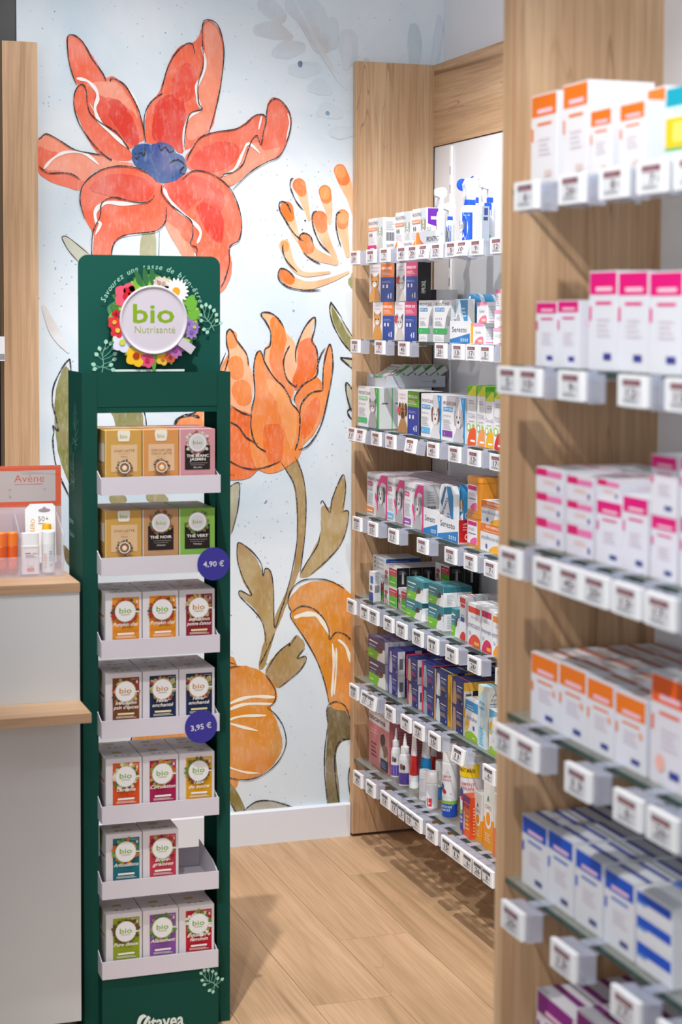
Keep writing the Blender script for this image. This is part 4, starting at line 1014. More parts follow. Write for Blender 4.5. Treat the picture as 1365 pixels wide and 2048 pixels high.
# tea boxes
def leafring(u, v, R, cols, asp, n=18, seed=1):
    r_ = random.Random(seed); out = []
    for i in range(n):
        a = 2*PI*i/n+r_.uniform(-.1, .1); q = R*r_.uniform(.92, 1.22); du, dv = math.cos(a), math.sin(a)
        out.append(('c', [(u+du*q*.75, v+dv*q*.75*asp), (u+(du*q-dv*R*.16), v+(dv*q+du*R*.16)*asp), (u+du*q*1.16, v+dv*q*1.16*asp), (u+(du*q+dv*R*.16), v+(dv*q-du*R*.16)*asp)], r_.choice(cols)))
    return out
GRN = ['#6d9a3a', '#8aa844', '#49762f', '#a6a05a']
def tea_box(kind, base, panel, lines, ring, bio, label, seed):
    W, D, H = .0800, .0765, .137; asp = W/H
    b = MB().box(-W/2, W/2, 0, D, 0, H, base)
    LIP = .034; asp = W/(H-LIP)
    f = Flat(b, (-W/2, 0, LIP), (1, 0, 0), (0, 0, 1), (0, -1, 0), W, H-LIP)
    g = Flat(b, (-W/2, 0, H), (1, 0, 0), (0, 1, 0), (0, 0, 1), W, D)
    s = Flat(b, (-W/2, D, 0), (0, -1, 0), (0, 0, 1), (-1, 0, 0), D, H)
    if kind == 'latte':
        f.draw([('r', .0, 0, .025, 1, '#e3c28a'), ('r', .16, .13, .88, .7, panel), ('c', [(.36, 1), (.36, .80), (.40, .77), (.62, .77), (.66, .80), (.66, 1)], '#e6e1d6'), ('t', 'bio', .51, .83, .095, bio, dict(w=.2, b=.01))])
        v = .55
        for ln in lines[:-1]: f.draw([('t', ln, .52, v, .05, '#94632f', dict(w=min(.56, .056*len(ln)), b=.0))]); v -= .07
        f.draw([('r', .38, v+.03, .65, v+.036, '#b99a78'), ('t', lines[-1], .52, v-.04, .035, '#a07850', dict(w=.18, s=.2))])
        f.draw(leafring(.52, .22, .18, ['#5d4a3a', '#7d6247', '#8f7455'], asp, 20, seed)+[('d', .52, .22, .155, '#efe6dc'), ('d', .52, .22, .13, ring), ('d', .52, .215, .07, '#e8cfa8'), ('d', .52, .235, .03, '#f4ece0')])
        s.draw([('r', .15, .5, .9, .8, '#e8dcc2'), ('l', .15, .1, .9, .45, 9, '#a58c5c'), ('r', 0, .8, 1, .86, '#c9a050')]); g.draw([('r', .3, .3, .7, .7, '#c8ad82')])
    elif kind == 'the':
        f.draw([('r', .0, 0, .02, 1, '#ece4dc'), ('r', .15, .14, .86, .66, '#231a18')]+leafring(.5, .72, .27, ring, asp, 24, seed)+[('d', .5, .72, .265, '#8f8a88'), ('d', .5, .72, .25, '#d7d3d4'), ('d', .5, .72, .19, '#c9c6c9'), ('t', 'bio', .5, .68, .085, bio, dict(w=.26, b=.006))])
        v = .39 if len(lines) == 2 else .41
        for ln in lines[:-1]: f.draw([('t', ln, .5, v, .06, '#ece6e2', dict(w=min(.62, .075*len(ln)), b=.02))]); v -= .075
        f.draw([('l', .28, v+.02, .8, v+.04, 1, '#a09890'), ('r', .3, v-.02, .7, v-.014, '#b0a89f'), ('t', lines[-1], .5, v-.085, .04, '#d8d0c8', dict(w=.24, s=.3))])
        s.draw([('l', .15, .1, .9, .6, 12, '#9a9486')]); g.draw([('r', .3, .3, .7, .7, '#b9a892')])
    else:
        f.draw([('r', .19, 0, .93 if kind == 'inf' else .9, .90, panel), ('t', 'Infusion', .8, .85, .022, '#efe9e0', dict(w=.2, s=.2, q=1)), ('r', .84, .77, .89, .83, '#d8d0c8')])
        f.draw(leafring(.54, .61, .30, ring, asp, 26, seed)+[('d', .54, .61, .29, '#cbbf9c' if bio != '#7fae3a' else '#d8dad6'), ('d', .54, .61, .27, '#e9e7e8'), ('r', .80, .585, .92, .612, '#e9e7e8'), ('t', 'bio', .54, .575, .115, bio, dict(w=.34, b=.012)), ('r', .42, .535, .66, .55, '#b9b49a')])
        v = .30 if len(lines) == 1 else .335
        for ln in lines: f.draw([('t', ln, .55, v, .078, '#f6f1ea', dict(w=min(.70, .074*len(ln)), s=.35, b=.012))]); v -= .095
        f.draw([('r', .32, .115, .78, .155, '#e9d7a0' if bio == '#c58a45' else '#f2ebe4'), ('l', .28, .05, .86, .10, 2, '#efe4d8')])
        s.draw([('c', [(.1, .98), (.5, .96), (.35, .7), (.12, .78)], '#6a9a40'), ('r', .1, .60, .8, .635, panel), ('l', .12, .1, .85, .55, 14, '#a9a9a4')])
        g.draw([('o', .35, .30, .07, .05, '#7d7a70', 8), ('o', .52, .26, .06, .04, '#8a8578', 8), ('o', .70, .30, .08, .04, '#7a8068', 8), ('r', .3, .62, .55, .78, '#b5ab4c')])
    return b.build('carton', CARD, label), (W, D, H)
TEA = {
 'lattegold': ('latte', '#c79a4c', '#d6b58c', ['CHAÏ LATTE', 'Détente'], '#7d5a44', '#a5a23a', 'gold chai latte box', 1),
 'latteorange': ('latte', '#cf8f50', '#d9b38e', ['CHAÏ CURCUMA', 'COCO LATTE', 'Confort'], '#b9783c', '#a5a23a', 'orange turmeric latte box', 2),
 'theblanc': ('the', '#c98f96', '#c98f96', ['THÉ BLANC', 'JASMIN', 'Bien-être'], ['#a8524c', '#c9a49c', '#8a7f60', '#d0c4bc'], '#8a9a2c', 'pink white tea box', 3),
 'thenoir': ('the', '#b98d66', '#b98d66', ['THÉ NOIR', 'Détente'], ['#7a6a30', '#a59a3a', '#8a4a34', '#5c6a30'], '#8a9a2c', 'kraft black tea box', 4),
 'thevert': ('the', '#7fb04a', '#7fb04a', ['THÉ VERT', 'Himalaya'], ['#6f8f3a', '#97a850', '#7a5c38', '#4f7a34'], '#8a9a2c', 'lime green tea box', 5),
 'pumpkin': ('inf', '#e0dbdf', '#e08d1c', ['Pumpkin chaï'], ['#a84a20', '#7a4a20', '#c05a2a', '#5c4a30', '#b02a20'], '#7fae3a', 'amber pumpkin chai box', 6),
 'pomme': ('inf', '#dcd6db', '#8c1a2e', ['Infusion', "pomme d'amour"], ['#c2a878', '#a05a4a', '#b8904e', '#7a3030'], '#c58a45', 'burgundy infusion box', 7),
 'epices': ('inf', '#dcd6db', '#7a4426', ['Infusion', "pain d'épices"], ['#b99a60', '#a03028', '#8a6a40', '#6a3a20', '#c4a870'], '#c58a45', 'brown spice infusion box', 8),
 'hiver': ('inf', '#dcd8de', '#16264a', ['Hiver', 'enchanté'], ['#a89a60', '#a03038', '#6a7a4a', '#b8a878'], '#c58a45', 'navy winter infusion box', 9),
 'curcuma': ('inf', '#dcd7db', '#d3501c', ['Curcuma'], ['#4f7a30', '#d8c8a0', '#b8b060', '#3c6030', '#e0d8c8'], '#7fae3a', 'orange turmeric box', 10),
 'circulation': ('inf', '#dcd7db', '#a5154e', ['Circulation'], ['#8f9a3a', '#c4602a', '#5f8a34', '#b0a048'], '#7fae3a', 'magenta circulation box', 11),
 'sucre': ('inf', '#dcd7db', '#d69a14', ['Taux', 'de sucre'], ['#6a4a28', '#5f8a34', '#8a3a28', '#7a6a40'], '#7fae3a', 'yellow sugar level box', 12),
 'articulations': ('inf', '#dcd7db', '#0f6a78', ['Articulations'], ['#d89a20', '#5c8a3a', '#c46a20', '#4a3a2a', '#7aa040'], '#7fae3a', 'teal joint care box', 13),
 'graisses': ('inf', '#dcd7db', '#c23a50', ['Brûle-', 'graisses'], ['#8a2030', '#6a9a3a', '#b04030', '#9aa048'], '#7fae3a', 'coral red slimming box', 14),
 'detox': ('inf', '#dcd7db', '#8fa01a', ['Pure détox'], ['#5c4a28', '#7a3a3a', '#4a5a20', '#8a7a30'], '#7fae3a', 'lime detox box', 15),
 'allaitement': ('inf', '#dcd7db', '#85509c', ['Allaitement'], ['#5f8a3a', '#b07a60', '#4f7a3a', '#8a9a50'], '#7fae3a', 'violet nursing tea box', 16),
 'feminin': ('inf', '#dcd7db', '#b8142e', ['Équilibre', 'féminin'], ['#e0dcd0', '#7a9a40', '#5f8a34', '#e8e4dc'], '#7fae3a', 'crimson balance tea box', 17)}
ROWS = [('lattegold', 'latteorange', 'theblanc'), ('lattegold', 'thenoir', 'thevert'), ('pumpkin', 'pumpkin', 'pomme'), ('epices', 'hiver', 'hiver'), ('curcuma', 'circulation', 'sucre'), ('articulations', 'graisses', None), ('detox', 'allaitement', 'feminin')]
tproto = {}
seen = {}
for k, row in enumerate(ROWS):
    xs = (TX[k][0]+.0115+.0400, TX[k][0]+.0115+.1222, TX[k][0]+.0115+.2040)
    for j, kd in enumerate(row):
        if not kd: continue
        for dpt in range(1 if k == 5 else 2):
            cnt = seen[kd] = seen.get(kd, 0)+1
            desc = TEA[kd][6]
            colw = ('first', 'second', 'third')[j]
            lab = f"{desc}, {colw} from counter, {'front' if dpt == 0 else 'behind the front one'}, {ORD[k]} display tray" if dpt == 0 else f"{desc} behind the front one, {colw} from counter, {ORD[k]} display tray"
            loc = (xs[j], 3.7655+dpt*.0775, TZ[k]+.0021)
            if kd not in tproto:
                t = thing('tea_box', lab, 'tea box', loc, 0, 'tea boxes on the green display')
                a = list(TEA[kd]); a[6] = t; tea_box(*a); tproto[kd] = t
            else:
                t = copy_tree(tproto[kd]); t.location = loc; t['label'] = lab
            t.rotation_euler = (0, 0, random.uniform(-.008, .008))

# ------------------------------------------------------------------ product cartons and bottles
def dog(u, v, a, b, fur='#a9a9ad', ear='#6b6b70', nose='#1c1c1e', body=True, bz='#f0f0f0', mz='#e6e4e4'):
    o = []
    if body: o.append(('c', [(u-a*1.1, .01), (u-a*.7, max(.03, v-b*1.2)), (u, v-b*.5), (u+a*.75, max(.03, v-b*1.2)), (u+a*1.1, .01)], fur))
    return o+[('c', [(u-a*1.0, v+b*.5), (u-a*.62, v+b*.85), (u-a*.4, v), (u-a*.85, v-b*.55)], ear), ('c', [(u+a*1.0, v+b*.5), (u+a*.62, v+b*.85), (u+a*.4, v), (u+a*.85, v-b*.55)], ear),
        ('o', u, v, a*.66, b*.86, fur), ('o', u, v+b*.1, a*.17, b*.7, bz), ('o', u, v-b*.42, a*.38, b*.4, mz), ('o', u, v-b*.26, a*.17, b*.13, nose),
        ('o', u-a*.3, v+b*.16, a*.1, b*.09, nose), ('o', u+a*.3, v+b*.16, a*.1, b*.09, nose)]
def cat(u, v, a, b, fur='#a2a2a6', dark='#6d6d72'):
    return [('c', [(u-a*1.0, .01), (u-a*.7, max(.03, v-b)), (u, v-b*.4), (u+a*.7, max(.03, v-b)), (u+a*1.0, .01)], fur), ('p', [(u-a*.85, v+b*1.25), (u-a*.2, v+b*.6), (u-a*.8, v+b*.1)], dark), ('p', [(u+a*.85, v+b*1.25), (u+a*.8, v+b*.1), (u+a*.2, v+b*.6)], dark),
        ('o', u, v, a*.8, b*.8, fur), ('o', u, v-b*.3, a*.4, b*.36, '#ededed'), ('o', u-a*.33, v+b*.1, a*.14, b*.12, '#2c3a2a'), ('o', u+a*.33, v+b*.1, a*.14, b*.12, '#2c3a2a'), ('o', u, v-b*.15, a*.1, b*.09, '#8a5a5a')]
def dots(u0, v, n, du, r, col): return [('o', u0+i*du, v, r*.55, r, col, 8) for i in range(n)]
def frontline(band, strip, pet, tx, txc, bottom):
    a = [('c', [(.62, 1.0), (.58, .80), (.66, .35), (.84, .0), (1, 0), (1, 1)], '#cfd3d8'), ('p', [(.80, 1), (1, 1), (1, 0), (.90, 0), (.94, .5)], band), ('t', 'FRONTLINE', .33, .80, .085, '#2a3446', dict(w=.56, b=-.004)),
         ('r', .05, .66, .47, .755, strip), ('t', tx, .26, .685, .05, txc, dict(w=.34, b=.012))]+dots(.08, .56, 4, .09, .022, '#3a3f4a')+[('l', .06, .28, .42, .50, 5, '#c2c6cc'), ('r', .03, .10, .46, .23, bottom), ('t', '4', .12, .125, .06, '#ffffff'), ('t', '1', .92, .88, .08, '#ffffff', dict(b=.02))]
    return a+pet
BAR = [('r', .2, .3, .8, .55, '#8f9298'), ('r', .3, .3, .36, .55, '#55565c'), ('r', .5, .3, .55, .55, '#55565c'), ('r', .66, .3, .70, .55, '#55565c'), ('l', .2, .62, .8, .9, 5, '#a9adb4')]
def fiprokil(petal, hue, label):
    return [('r', .47, .64, 1, 1, hue), ('r', .47, 0, 1, .64, '#1a3f9c'), ('t', label, .72, .84, .07, '#ffffff', dict(w=.42, b=.02)), ('l', .52, .70, .9, .80, 3, '#f6d9c8'), ('l', .52, .5, .9, .56, 2, '#8fa6d8'),
            ('r', .55, .36, .62, .45, '#e8ecf6'), ('r', .70, .36, .77, .45, '#e8ecf6'), ('t', '4', .78, .08, .13, '#ffffff', dict(b=.02)), ('r', .86, .08, .92, .22, '#c6d0ea'), ('t', 'CLEMENT', .23, .88, .045, '#c9a0ae', dict(w=.34)), ('t', 'THEKAN', .23, .80, .045, '#c9a0ae', dict(w=.30))]+petal
def dose(hue, cap, tx):
    return [('r', 0, .84, 1, 1, '#6fb92c'), ('p', [(0, .84), (1, .84), (1, 1), (.7, 1)], '#d8e02a'), ('l', .2, .70, .8, .78, 2, '#b4b6c4'), ('t', tx, .5, .46, .085, '#a294b4', dict(w=.86, b=-.01)), ('l', .2, .40, .8, .43, 1, '#bdb8c8'),
            ('o', .22, .30, .20, .07, '#8cc63f'), ('o', .22, .30, .12, .045, '#ffffff'), ('c', [(.12, .0), (.3, .22), (.7, .30), (1, .26), (1, .0)], hue), ('l', .43, .06, .95, .14, 1, '#ffffff'), ('o', .72, .33, .12, .035, '#a8c840')]
def homeo(hue, dotc, tx, strip2=None):
    return [('r', .05, .78, .95, .92, hue), ('l', .25, .66, .8, .72, 2, '#b8b2cc'), ('t', tx, .5, .43, .10, '#4a4a8c', dict(w=.94, b=-.006)), ('c', [(.12, .0), (.25, .20), (.55, .29), (.9, .24), (1, .12), (1, .0)], dotc), ('r', .55, .05, .92, .13, '#f0b030'), ('o', .2, .3, .1, .04, '#b8c8dc')]
def navy(edge, pet, tc):
    return [('r', 0, 0, .10, 1, edge), ('c', [(.14, .02), (.18, .7), (.28, .86), (.40, .7), (.44, .02)], pet), ('o', .29, .80, .11, .1, pet), ('l', .70-.44/2, .74, .70+.44/2, .74+.085, 1, '#e8ecf4'), ('l', .48, .56, .9, .70, 3, '#9fb0d4'), ('l', .48, .30, .92, .46, 3, tc), ('o', .62, .16, .10, .08, '#3a4a7c'), ('o', .62, .16, .07, .055, '#1d2a5c'), ('t', '4', .9, .10, .12, '#e8ecf4')]
def teal(hue, lab, pet, dk):
    return [('r', 0, .40, 1, 1, hue), ('r', 0, 0, .62, .40, '#7bc42e'), ('c', [(.55, 0), (.66, .34), (.80, .52), (1, .60), (1, 0)], '#eceeee'), ('c', [(.60, .38), (.66, .62), (.80, .72), (.88, .52), (.78, .40)], pet), ('o', .74, .56, .07, .10, dk), ('l', .07, .76, .60, .92, 1, '#e2eef0'), ('l', .28-.42/2, .58, .28+.42/2, .58+.10, 1, '#cfe2e4'), ('l', .06, .44, .45, .52, 2, '#a8ccd0'), ('l', .2-.2/2, .14, .2+.2/2, .14+.13, 1, '#dff2c0')]
def redgreen():
    return [('o', .2, .62, .13, .10, '#d8505c'), ('r', .42, .56, 1, .92, '#c4203c'), ('r', .42, .04, 1, .56, '#58b52c'), ('l', .71-.48/2, .78, .71+.48/2, .78+.085, 1, '#f2d8dc'), ('l', .48, .60, .95, .74, 4, '#e08f9c'), ('l', .70-.44/2, .22, .70+.44/2, .22+.13, 1, '#d0efb8'), ('c', [(.04, .05), (.10, .40), (.22, .48), (.34, .3), (.36, .05)], '#b9a9a2'), ('o', .18, .4, .1, .12, '#8a6f66')]
def nearbox(hue, lab, dot='#3c3f92', hfrac=.24):
    return [('r', .03, 1-hfrac, .97, .985, hue), ('l', .25, 1-hfrac+.035, .85, 1-hfrac+.035+hfrac*.45, 1, '#f4c8da'), ('r', .25, .9-hfrac, .8, .93-hfrac, hue), ('r', .03, .74-hfrac, .10, .88-hfrac, hue), ('l', .3, .34, .8, .55, 4, '#d9cdd8'), ('r', .55, .10, .82, .17, dot)]
def petcard(pet, low, lowc):
    return [('c', [(.60, 1), (.56, .6), (.66, 0), (1, 0), (1, 1)], '#d4dfe4')]+pet+[('t', 'FRONTPRO', .36, .80, .10, '#3a3f4c', dict(w=.64, b=-.006)), ('r', .0, .63, .62, .72, '#f0a27a'), ('l', .05, .655, .5, .70, 1, '#fbe0d0'), ('o', .14, .50, .035, .06, '#6a6a72'), ('o', .26, .50, .035, .06, '#6a6a72'), ('l', .06, .26, .5, .42, 4, '#c4c8d0'), ('r', .0, .04, low, .19, lowc), ('l', low*.55-low*.5/2, .08, low*.55+low*.5/2, .08+.05, 1, '#ffffff')]
W_, LG = '#eceef2', '#c9cbd0'
K = {}
def kind(k, desc, name, cat_, base, front, side=None, top=None, mat='c', sidecol=None, topcol=None): K[k] = (desc, name, cat_, base, front, side or BAR, top or [], mat, sidecol, topcol)
kind('pet_card', 'white and orange flea tablet box', 'tablet_box', 'box', W_, petcard(dog(.80, .55, .16, .2, '#c8cfc8', '#8aa89c'), .58, '#cc1f7a'))
kind('pet_card_purple', 'flea tablet box with purple end', 'tablet_box', 'box', W_, petcard(dog(.80, .55, .16, .22, '#b8b49c', '#8f8a70'), .58, '#6a2c9c'), [('p', [(.08, .98), (.92, .98), (.92, .48), (.08, .60)], '#6a23a8'), ('l', .5-.5/2, .70, .5+.5/2, .70+.2, 1, '#e2c8f0'), ('t', 'FRONTPRO', .28, .08, .14, '#4a4f5c', dict(r=PI/2, a=0., w=.9)), ('r', .60, .06, .72, .42, '#f0a27a')])
kind('orange_cat', 'ginger cat box with orange top', 'flea_box', 'box', W_, fiprokil(cat(.24, .52, .20, .20, '#d99a4a', '#b87a34'), '#ee7a1c', 'FIPROKIL'), [('r', 0, 0, 1, 1, '#15181c')])
kind('pink_cat', 'siamese cat box with pink top', 'flea_box', 'box', W_, fiprokil(cat(.26, .45, .17, .2, '#cfc8c4', '#6a5a58')+[('o', .10, .55, .07, .10, '#c8384a')], '#d9467a', 'FIPROKIL DUO'), [('r', 0, 0, 1, 1, '#17171a'), ('t', 'FIPROKIL', .6, .2, .12, '#d8d8da', dict(r=PI/2, a=0., w=.9))])
kind('spot_cat', 'white and green grey cat box', 'flea_box', 'box', W_, [('t', 'FRONTLINE', .48, .86, .085, '#2c3240', dict(w=.82, b=-.004)), ('r', .08, .73, .62, .82, '#3f8fc4'), ('t', 'SPOT ON', .35, .745, .055, '#e8f2fa', dict(w=.46, b=.02)), ('c', [(.62, 0), (.70, .5), (.86, .74), (1, .78), (1, 0)], '#a9adb2')]+dots(.14, .56, 4, .11, .022, '#50555c')+[('l', .1, .40, .55, .52, 3, '#b8bcc4'), ('r', 0, .20, .80, .33, '#2fae5c'), ('t', '4', .2, .23, .07, '#e8fff0'), ('l', .1, .06, .6, .15, 3, '#c4c8ce'), ('o', .85, .52, .10, .12, '#8c9096')])
kind('navy_box', 'small navy and white box', 'medicine_box', 'box', '#1b1f4c', [('o', .5, .3, .15, .1, '#6a7ab8')], [('r', 0, 0, 1, 1, '#d8d6dc'), ('r', .3, .2, .7, .45, '#55565c')])
kind('pink_small', 'small pink and white pastille box', 'medicine_box', 'box', W_, [('r', 0, .84, 1, 1, '#ee9cc0'), ('t', 'Camilia', .5, .5, .13, '#9c8ca8', dict(w=.5, s=.2)), ('c', [(.2, .03), (.5, .3), (.95, .34), (.97, .03)], '#f07a9c'), ('r', .5, .08, .9, .2, '#f6d8a0')], [('l', .1, .2, .9, .85, 9, '#c4bccc'), ('r', .1, .05, .9, .1, '#e88ab8')])
kind('homeo_pink', 'flat white box with pink wedge', 'medicine_box', 'box', W_, [('r', 0, .80, 1, 1, '#f0a4cc'), ('t', 'HOMÉOGENE', .52, .42, .24, '#9aa0b8', dict(w=.8, b=-.01)), ('p', [(.15, .04), (1, .04), (1, .34)], '#e83c9c')])
kind('homeo_slim', 'slim white box with pink end', 'medicine_box', 'box', W_, [('r', 0, .8, 1, 1, '#e87ab0'), ('l', .2, .2, .8, .7, 5, '#c8a8c0')], [('r', .25, .15, .75, .85, '#b9bccc'), ('r', .4, .2, .6, .7, '#4a4f7c')])
kind('combo_cat', 'white and green cat treatment box', 'flea_box', 'box', W_, frontline('#3aa94c', '#7fd09a', cat(.74, .52, .19, .19), 'COMBO', '#ffffff', '#3fb56c'), [('r', 0, 0, 1, 1, '#d0d2d4'), ('r', .0, .0, .06, 1, '#58b56c'), ('l', .5-.5/2, .6, .5+.5/2, .6+.1, 1, '#6a6e74')])
kind('green_dog', 'shepherd dog box, green and blue', 'flea_box', 'box', W_, fiprokil(dog(.26, .52, .2, .22, '#b08350', '#3c2e24', bz='#6a4c30', mz='#4a3626')+[('o', .09, .52, .07, .09, '#d84a54')], '#5cae2c', 'FIPROKIL DUO'), [('r', 0, 0, 1, 1, '#17171a')])
kind('spot_dog', 'collie dog box with blue edge', 'flea_box', 'box', W_, frontline('#1f8fcf', '#4f9fd6', dog(.74, .52, .2, .24, '#d8d8dc', '#6f4a40'), 'SPOT ON', '#f0f6ff', '#5ab4e4'), None, [('r', 0, 0, 1, 1, '#d9dae0')])
kind('spot_dog_purple', 'pale dog box with purple flash', 'flea_box', 'box', W_, frontline('#1f8fcf', '#4f9fd6', dog(.74, .52, .2, .26, '#c4c4ca', '#a9a9b2'), 'SPOT ON', '#f0f6ff', '#7c3aa4'), None, [('r', 0, 0, 1, 1, '#dcd6e0')])
for k, hue, cap, d in (('dose_orange', '#e8581c', 'VOIES', 'orange'), ('dose_peach', '#f09a5c', 'NERFS', 'peach'), ('dose_yellow', '#f0b41c', 'FOIE', 'yellow'), ('dose_red', '#cc1f2c', 'GORGE', 'red')):
    kind(k, f'tall white {d} dot remedy box', 'remedy_box', 'box', W_, dose(hue, cap, 'TODAL' if k != 'dose_yellow' else 'Omeodal'), [('r', 0, .84, 1, 1, '#4f9a2c'), ('r', 0, 0, 1, .84, '#b9c4b4'), ('l', .1, .1, .9, .8, 12, '#5a6a5c')], [('r', 0, 0, 1, 1, '#7cb83c')])
for k, low, d in (('act_dog_orange', '#f08a3c', 'orange'), ('act_dog_blue', '#6cc0e8', 'sky blue'), ('act_dog_purple', '#9a4cb0', 'purple')):
    kind(k, f'pink dog box with {d} flash', 'flea_box', 'box', W_, [('c', [(.56, .96), (.40, .45), (.46, 0), (1, 0), (1, 1)], '#d4d6da'), ('c', [(.50, .70), (.70, .98), (1, 1), (1, .80), (.72, .82), (.56, .60)], '#e6338c'), ('r', .93, 0, 1, 1, '#e6338c'), ('c', [(.40, .45), (.50, .25), (.46, .0), (.52, .0), (.56, .30), (.46, .55)], '#e6338c'), ('t', 'FRONTLINE', .32, .82, .08, '#2c3446', dict(w=.56, b=-.004)), ('r', .04, .69, .26, .79, '#d63a84'), ('t', 'TRI-ACT', .15, .71, .055, '#fff0f6', dict(w=.18, b=.015))]+dots(.06, .60, 5, .06, .016, '#5a5f6a')+[('l', .04, .26, .36, .55, 7, '#b9bfc8'), ('r', .0, .06, .36, .19, low), ('l', .18-.26/2, .09, .18+.26/2, .09+.06, 1, '#ffffff')]+dog(.72, .52, .19, .26, '#b4b4b8', '#4a4a50' if d != 'purple' else '#8f8f96'), None, [('r', 0, 0, 1, 1, '#dfd6de'), ('r', .0, .6, 1, .7, '#d684b0')])
kind('oscillo', 'orange topped globule tube box', 'remedy_box', 'box', W_, [('r', 0, .70, 1, 1, '#ee7a26'), ('t', 'ÉTATS GRIPPAUX', .42, .86, .09, '#fff2e4', dict(w=.44, b=.02)), ('l', .10, .74, .8, .82, 1, '#f8c49c'), ('t', 'oscillococcinum', .44, .44, .16, '#5a5a9c', dict(w=.80, b=-.008)), ('t', 'osc', .93, .44, .16, '#5a5a9c', dict(w=.13, b=-.008)), ('o', .22, .20, .035, .09, '#6c6cb4'), ('c', [(.32, .02), (.45, .24), (.70, .34), (.80, .34), (.80, .02)], '#f2b01c'), ('r', .62, .10, .76, .18, '#e86a5c'), ('r', .84, .08, .98, .34, '#e4d4e0')], None, [('l', .1, .2, .9, .7, 4, '#b8b4c8')])
kind('blue_white_tall', 'slim white box with blue foot', 'medicine_box', 'box', W_, [('r', 0, 0, 1, .30, '#27529c'), ('r', .3, .6, 1, .85, '#2f66b4'), ('o', .5, .45, .3, .1, '#6a7078')])
kind('flat_blue', 'flat blue ended tablet carton', 'medicine_box', 'box', '#d4d8de', [('r', .1, .2, .2, .8, '#6a7480'), ('l', .3, .3, .9, .7, 2, '#8a929c')], [('r', 0, 0, 1, 1, '#2a4f9c'), ('l', .1, .3, .7, .6, 1, '#a9bce0')])
kind('red_green', 'red and green wormer box', 'wormer_box', 'box', W_, redgreen(), [('r', 0, 0, 1, 1, '#141416'), ('r', .42, .2, .58, .8, '#a9a9ac'), ('l', .2, .7, .8, .9, 3, '#7a7a7e')], [('r', 0, 0, 1, 1, '#d8d2d8')])
kind('teal_dog', 'teal and green dog wormer box', 'wormer_box', 'box', W_, teal('#2f7f8c', 'MILPRO', '#5a4a44', '#3c302c'), [('r', 0, .72, 1, 1, '#2f7480'), ('l', .25, .1, .75, .66, 8, '#b4bcc0')], [('r', 0, 0, 1, 1, '#4a95a0'), ('l', .1, .3, .8, .6, 2, '#bcdce0')])
kind('purple_green', 'purple and green cat wormer box', 'wormer_box', 'box', W_, teal('#57486e', 'MILPRO', '#7a5a44', '#4f3a2c'), [('r', 0, 0, 1, 1, '#c2c8cc'), ('l', .25, .1, .75, .66, 6, '#a9b2b8')], [('r', 0, 0, 1, 1, '#6a5a80'), ('l', .1, .3, .8, .6, 2, '#b4a8c4')])
kind('homeo_red', 'narrow white box with red panels', 'remedy_box', 'box', W_, [('r', .08, .84, .95, .96, '#dc4034'), ('r', .2, .74, .85, .82, '#e0483c'), ('l', .5-.6/2, .55, .5+.6/2, .55+.05, 1, '#9ab0cc'), ('r', .2, .42, .8, .52, '#2f56b0'), ('c', [(.15, .02), (.3, .14), (.7, .2), (1, .14), (1, .02)], '#dc3a30')], None, [('l', .1, .2, .9, .7, 3, '#d0605c')])
kind('homeo_big_red', 'large white box with red bar', 'remedy_box', 'box', W_, homeo('#e0402c', '#e0483c', 'HOMÉOGENE 9'), None, [('l', .1, .3, .9, .6, 2, '#c8c4cc')])
kind('homeo_big_pink', 'large white box with raspberry bar', 'remedy_box', 'box', W_, homeo('#c81f5c', '#d82a5c', 'Homéoptic'), None, [('l', .1, .3, .9, .6, 2, '#c8c4cc')])
kind('homeo_big_orange', 'large white box with amber bar', 'remedy_box', 'box', W_, homeo('#f08a1c', '#f09a1c', 'HOMÉOVOX'), None, [('l', .1, .3, .9, .6, 2, '#c8c4cc')])
NS = [('r', 0, 0, 1, 1, '#1c1f4c'), ('l', .2, .1, .8, .85, 6, '#5a6494')]
kind('navy_cat', 'violet blue standing cat box', 'flea_box', 'box', '#39348c', navy('#5a4fa8', '#b4b8cc', '#8c94cc'), [('r', 0, 0, .42, 1, '#d8d8de'), ('r', .1, .25, .32, .7, '#6a6a72'), ('r', .42, 0, 1, 1, '#2f1f5c'), ('l', .5, .1, .9, .85, 5, '#7a6ab0')], [('r', 0, 0, 1, 1, '#3f3f84')])
kind('navy_pink', 'navy box edged with bright pink', 'flea_box', 'box', '#22307c', navy('#e0305c', '#c8b49a', '#d84a7c'), [('r', 0, 0, .5, 1, '#d9cfd4'), ('r', .1, .3, .4, .7, '#55555c'), ('r', .5, 0, 1, 1, '#d82c58')], [('r', 0, 0, 1, 1, '#2c3476'), ('r', 0, .0, .2, 1, '#c42c58')])
kind('navy_pink_grey', 'navy grey cat box edged pink', 'flea_box', 'box', '#26408c', navy('#dc3058', '#9aa4b4', '#d84a7c'), NS, [('r', 0, 0, 1, 1, '#2c3476'), ('r', .8, .0, 1, 1, '#c43c58')])
kind('navy_yellow', 'navy box edged yellow, white dog', 'flea_box', 'box', '#1f3270', navy('#e8b23c', '#cfd8e0', '#d8a84a'), [('r', 0, 0, .6, 1, '#e0ac3c'), ('r', .6, 0, 1, 1, '#1c2448'), ('r', .2, .2, .45, .8, '#5a4a2c')], [('r', 0, 0, 1, 1, '#2a3a72'), ('r', 0, .3, 1, .4, '#c4a04a')])
kind('navy_yellow_tan', 'navy box edged yellow, tan dog', 'flea_box', 'box', '#1f2c68', navy('#e4ae3c', '#b08a68', '#d8a84a'), [('r', 0, .66, 1, 1, '#d8a63c'), ('r', 0, 0, .45, .66, '#d0ccc4'), ('r', .45, 0, 1, .66, '#2a2430'), ('r', .1, .15, .36, .55, '#5a5a60')], [('r', 0, 0, 1, 1, '#2a3468'), ('r', 0, .3, 1, .4, '#a8384c')])
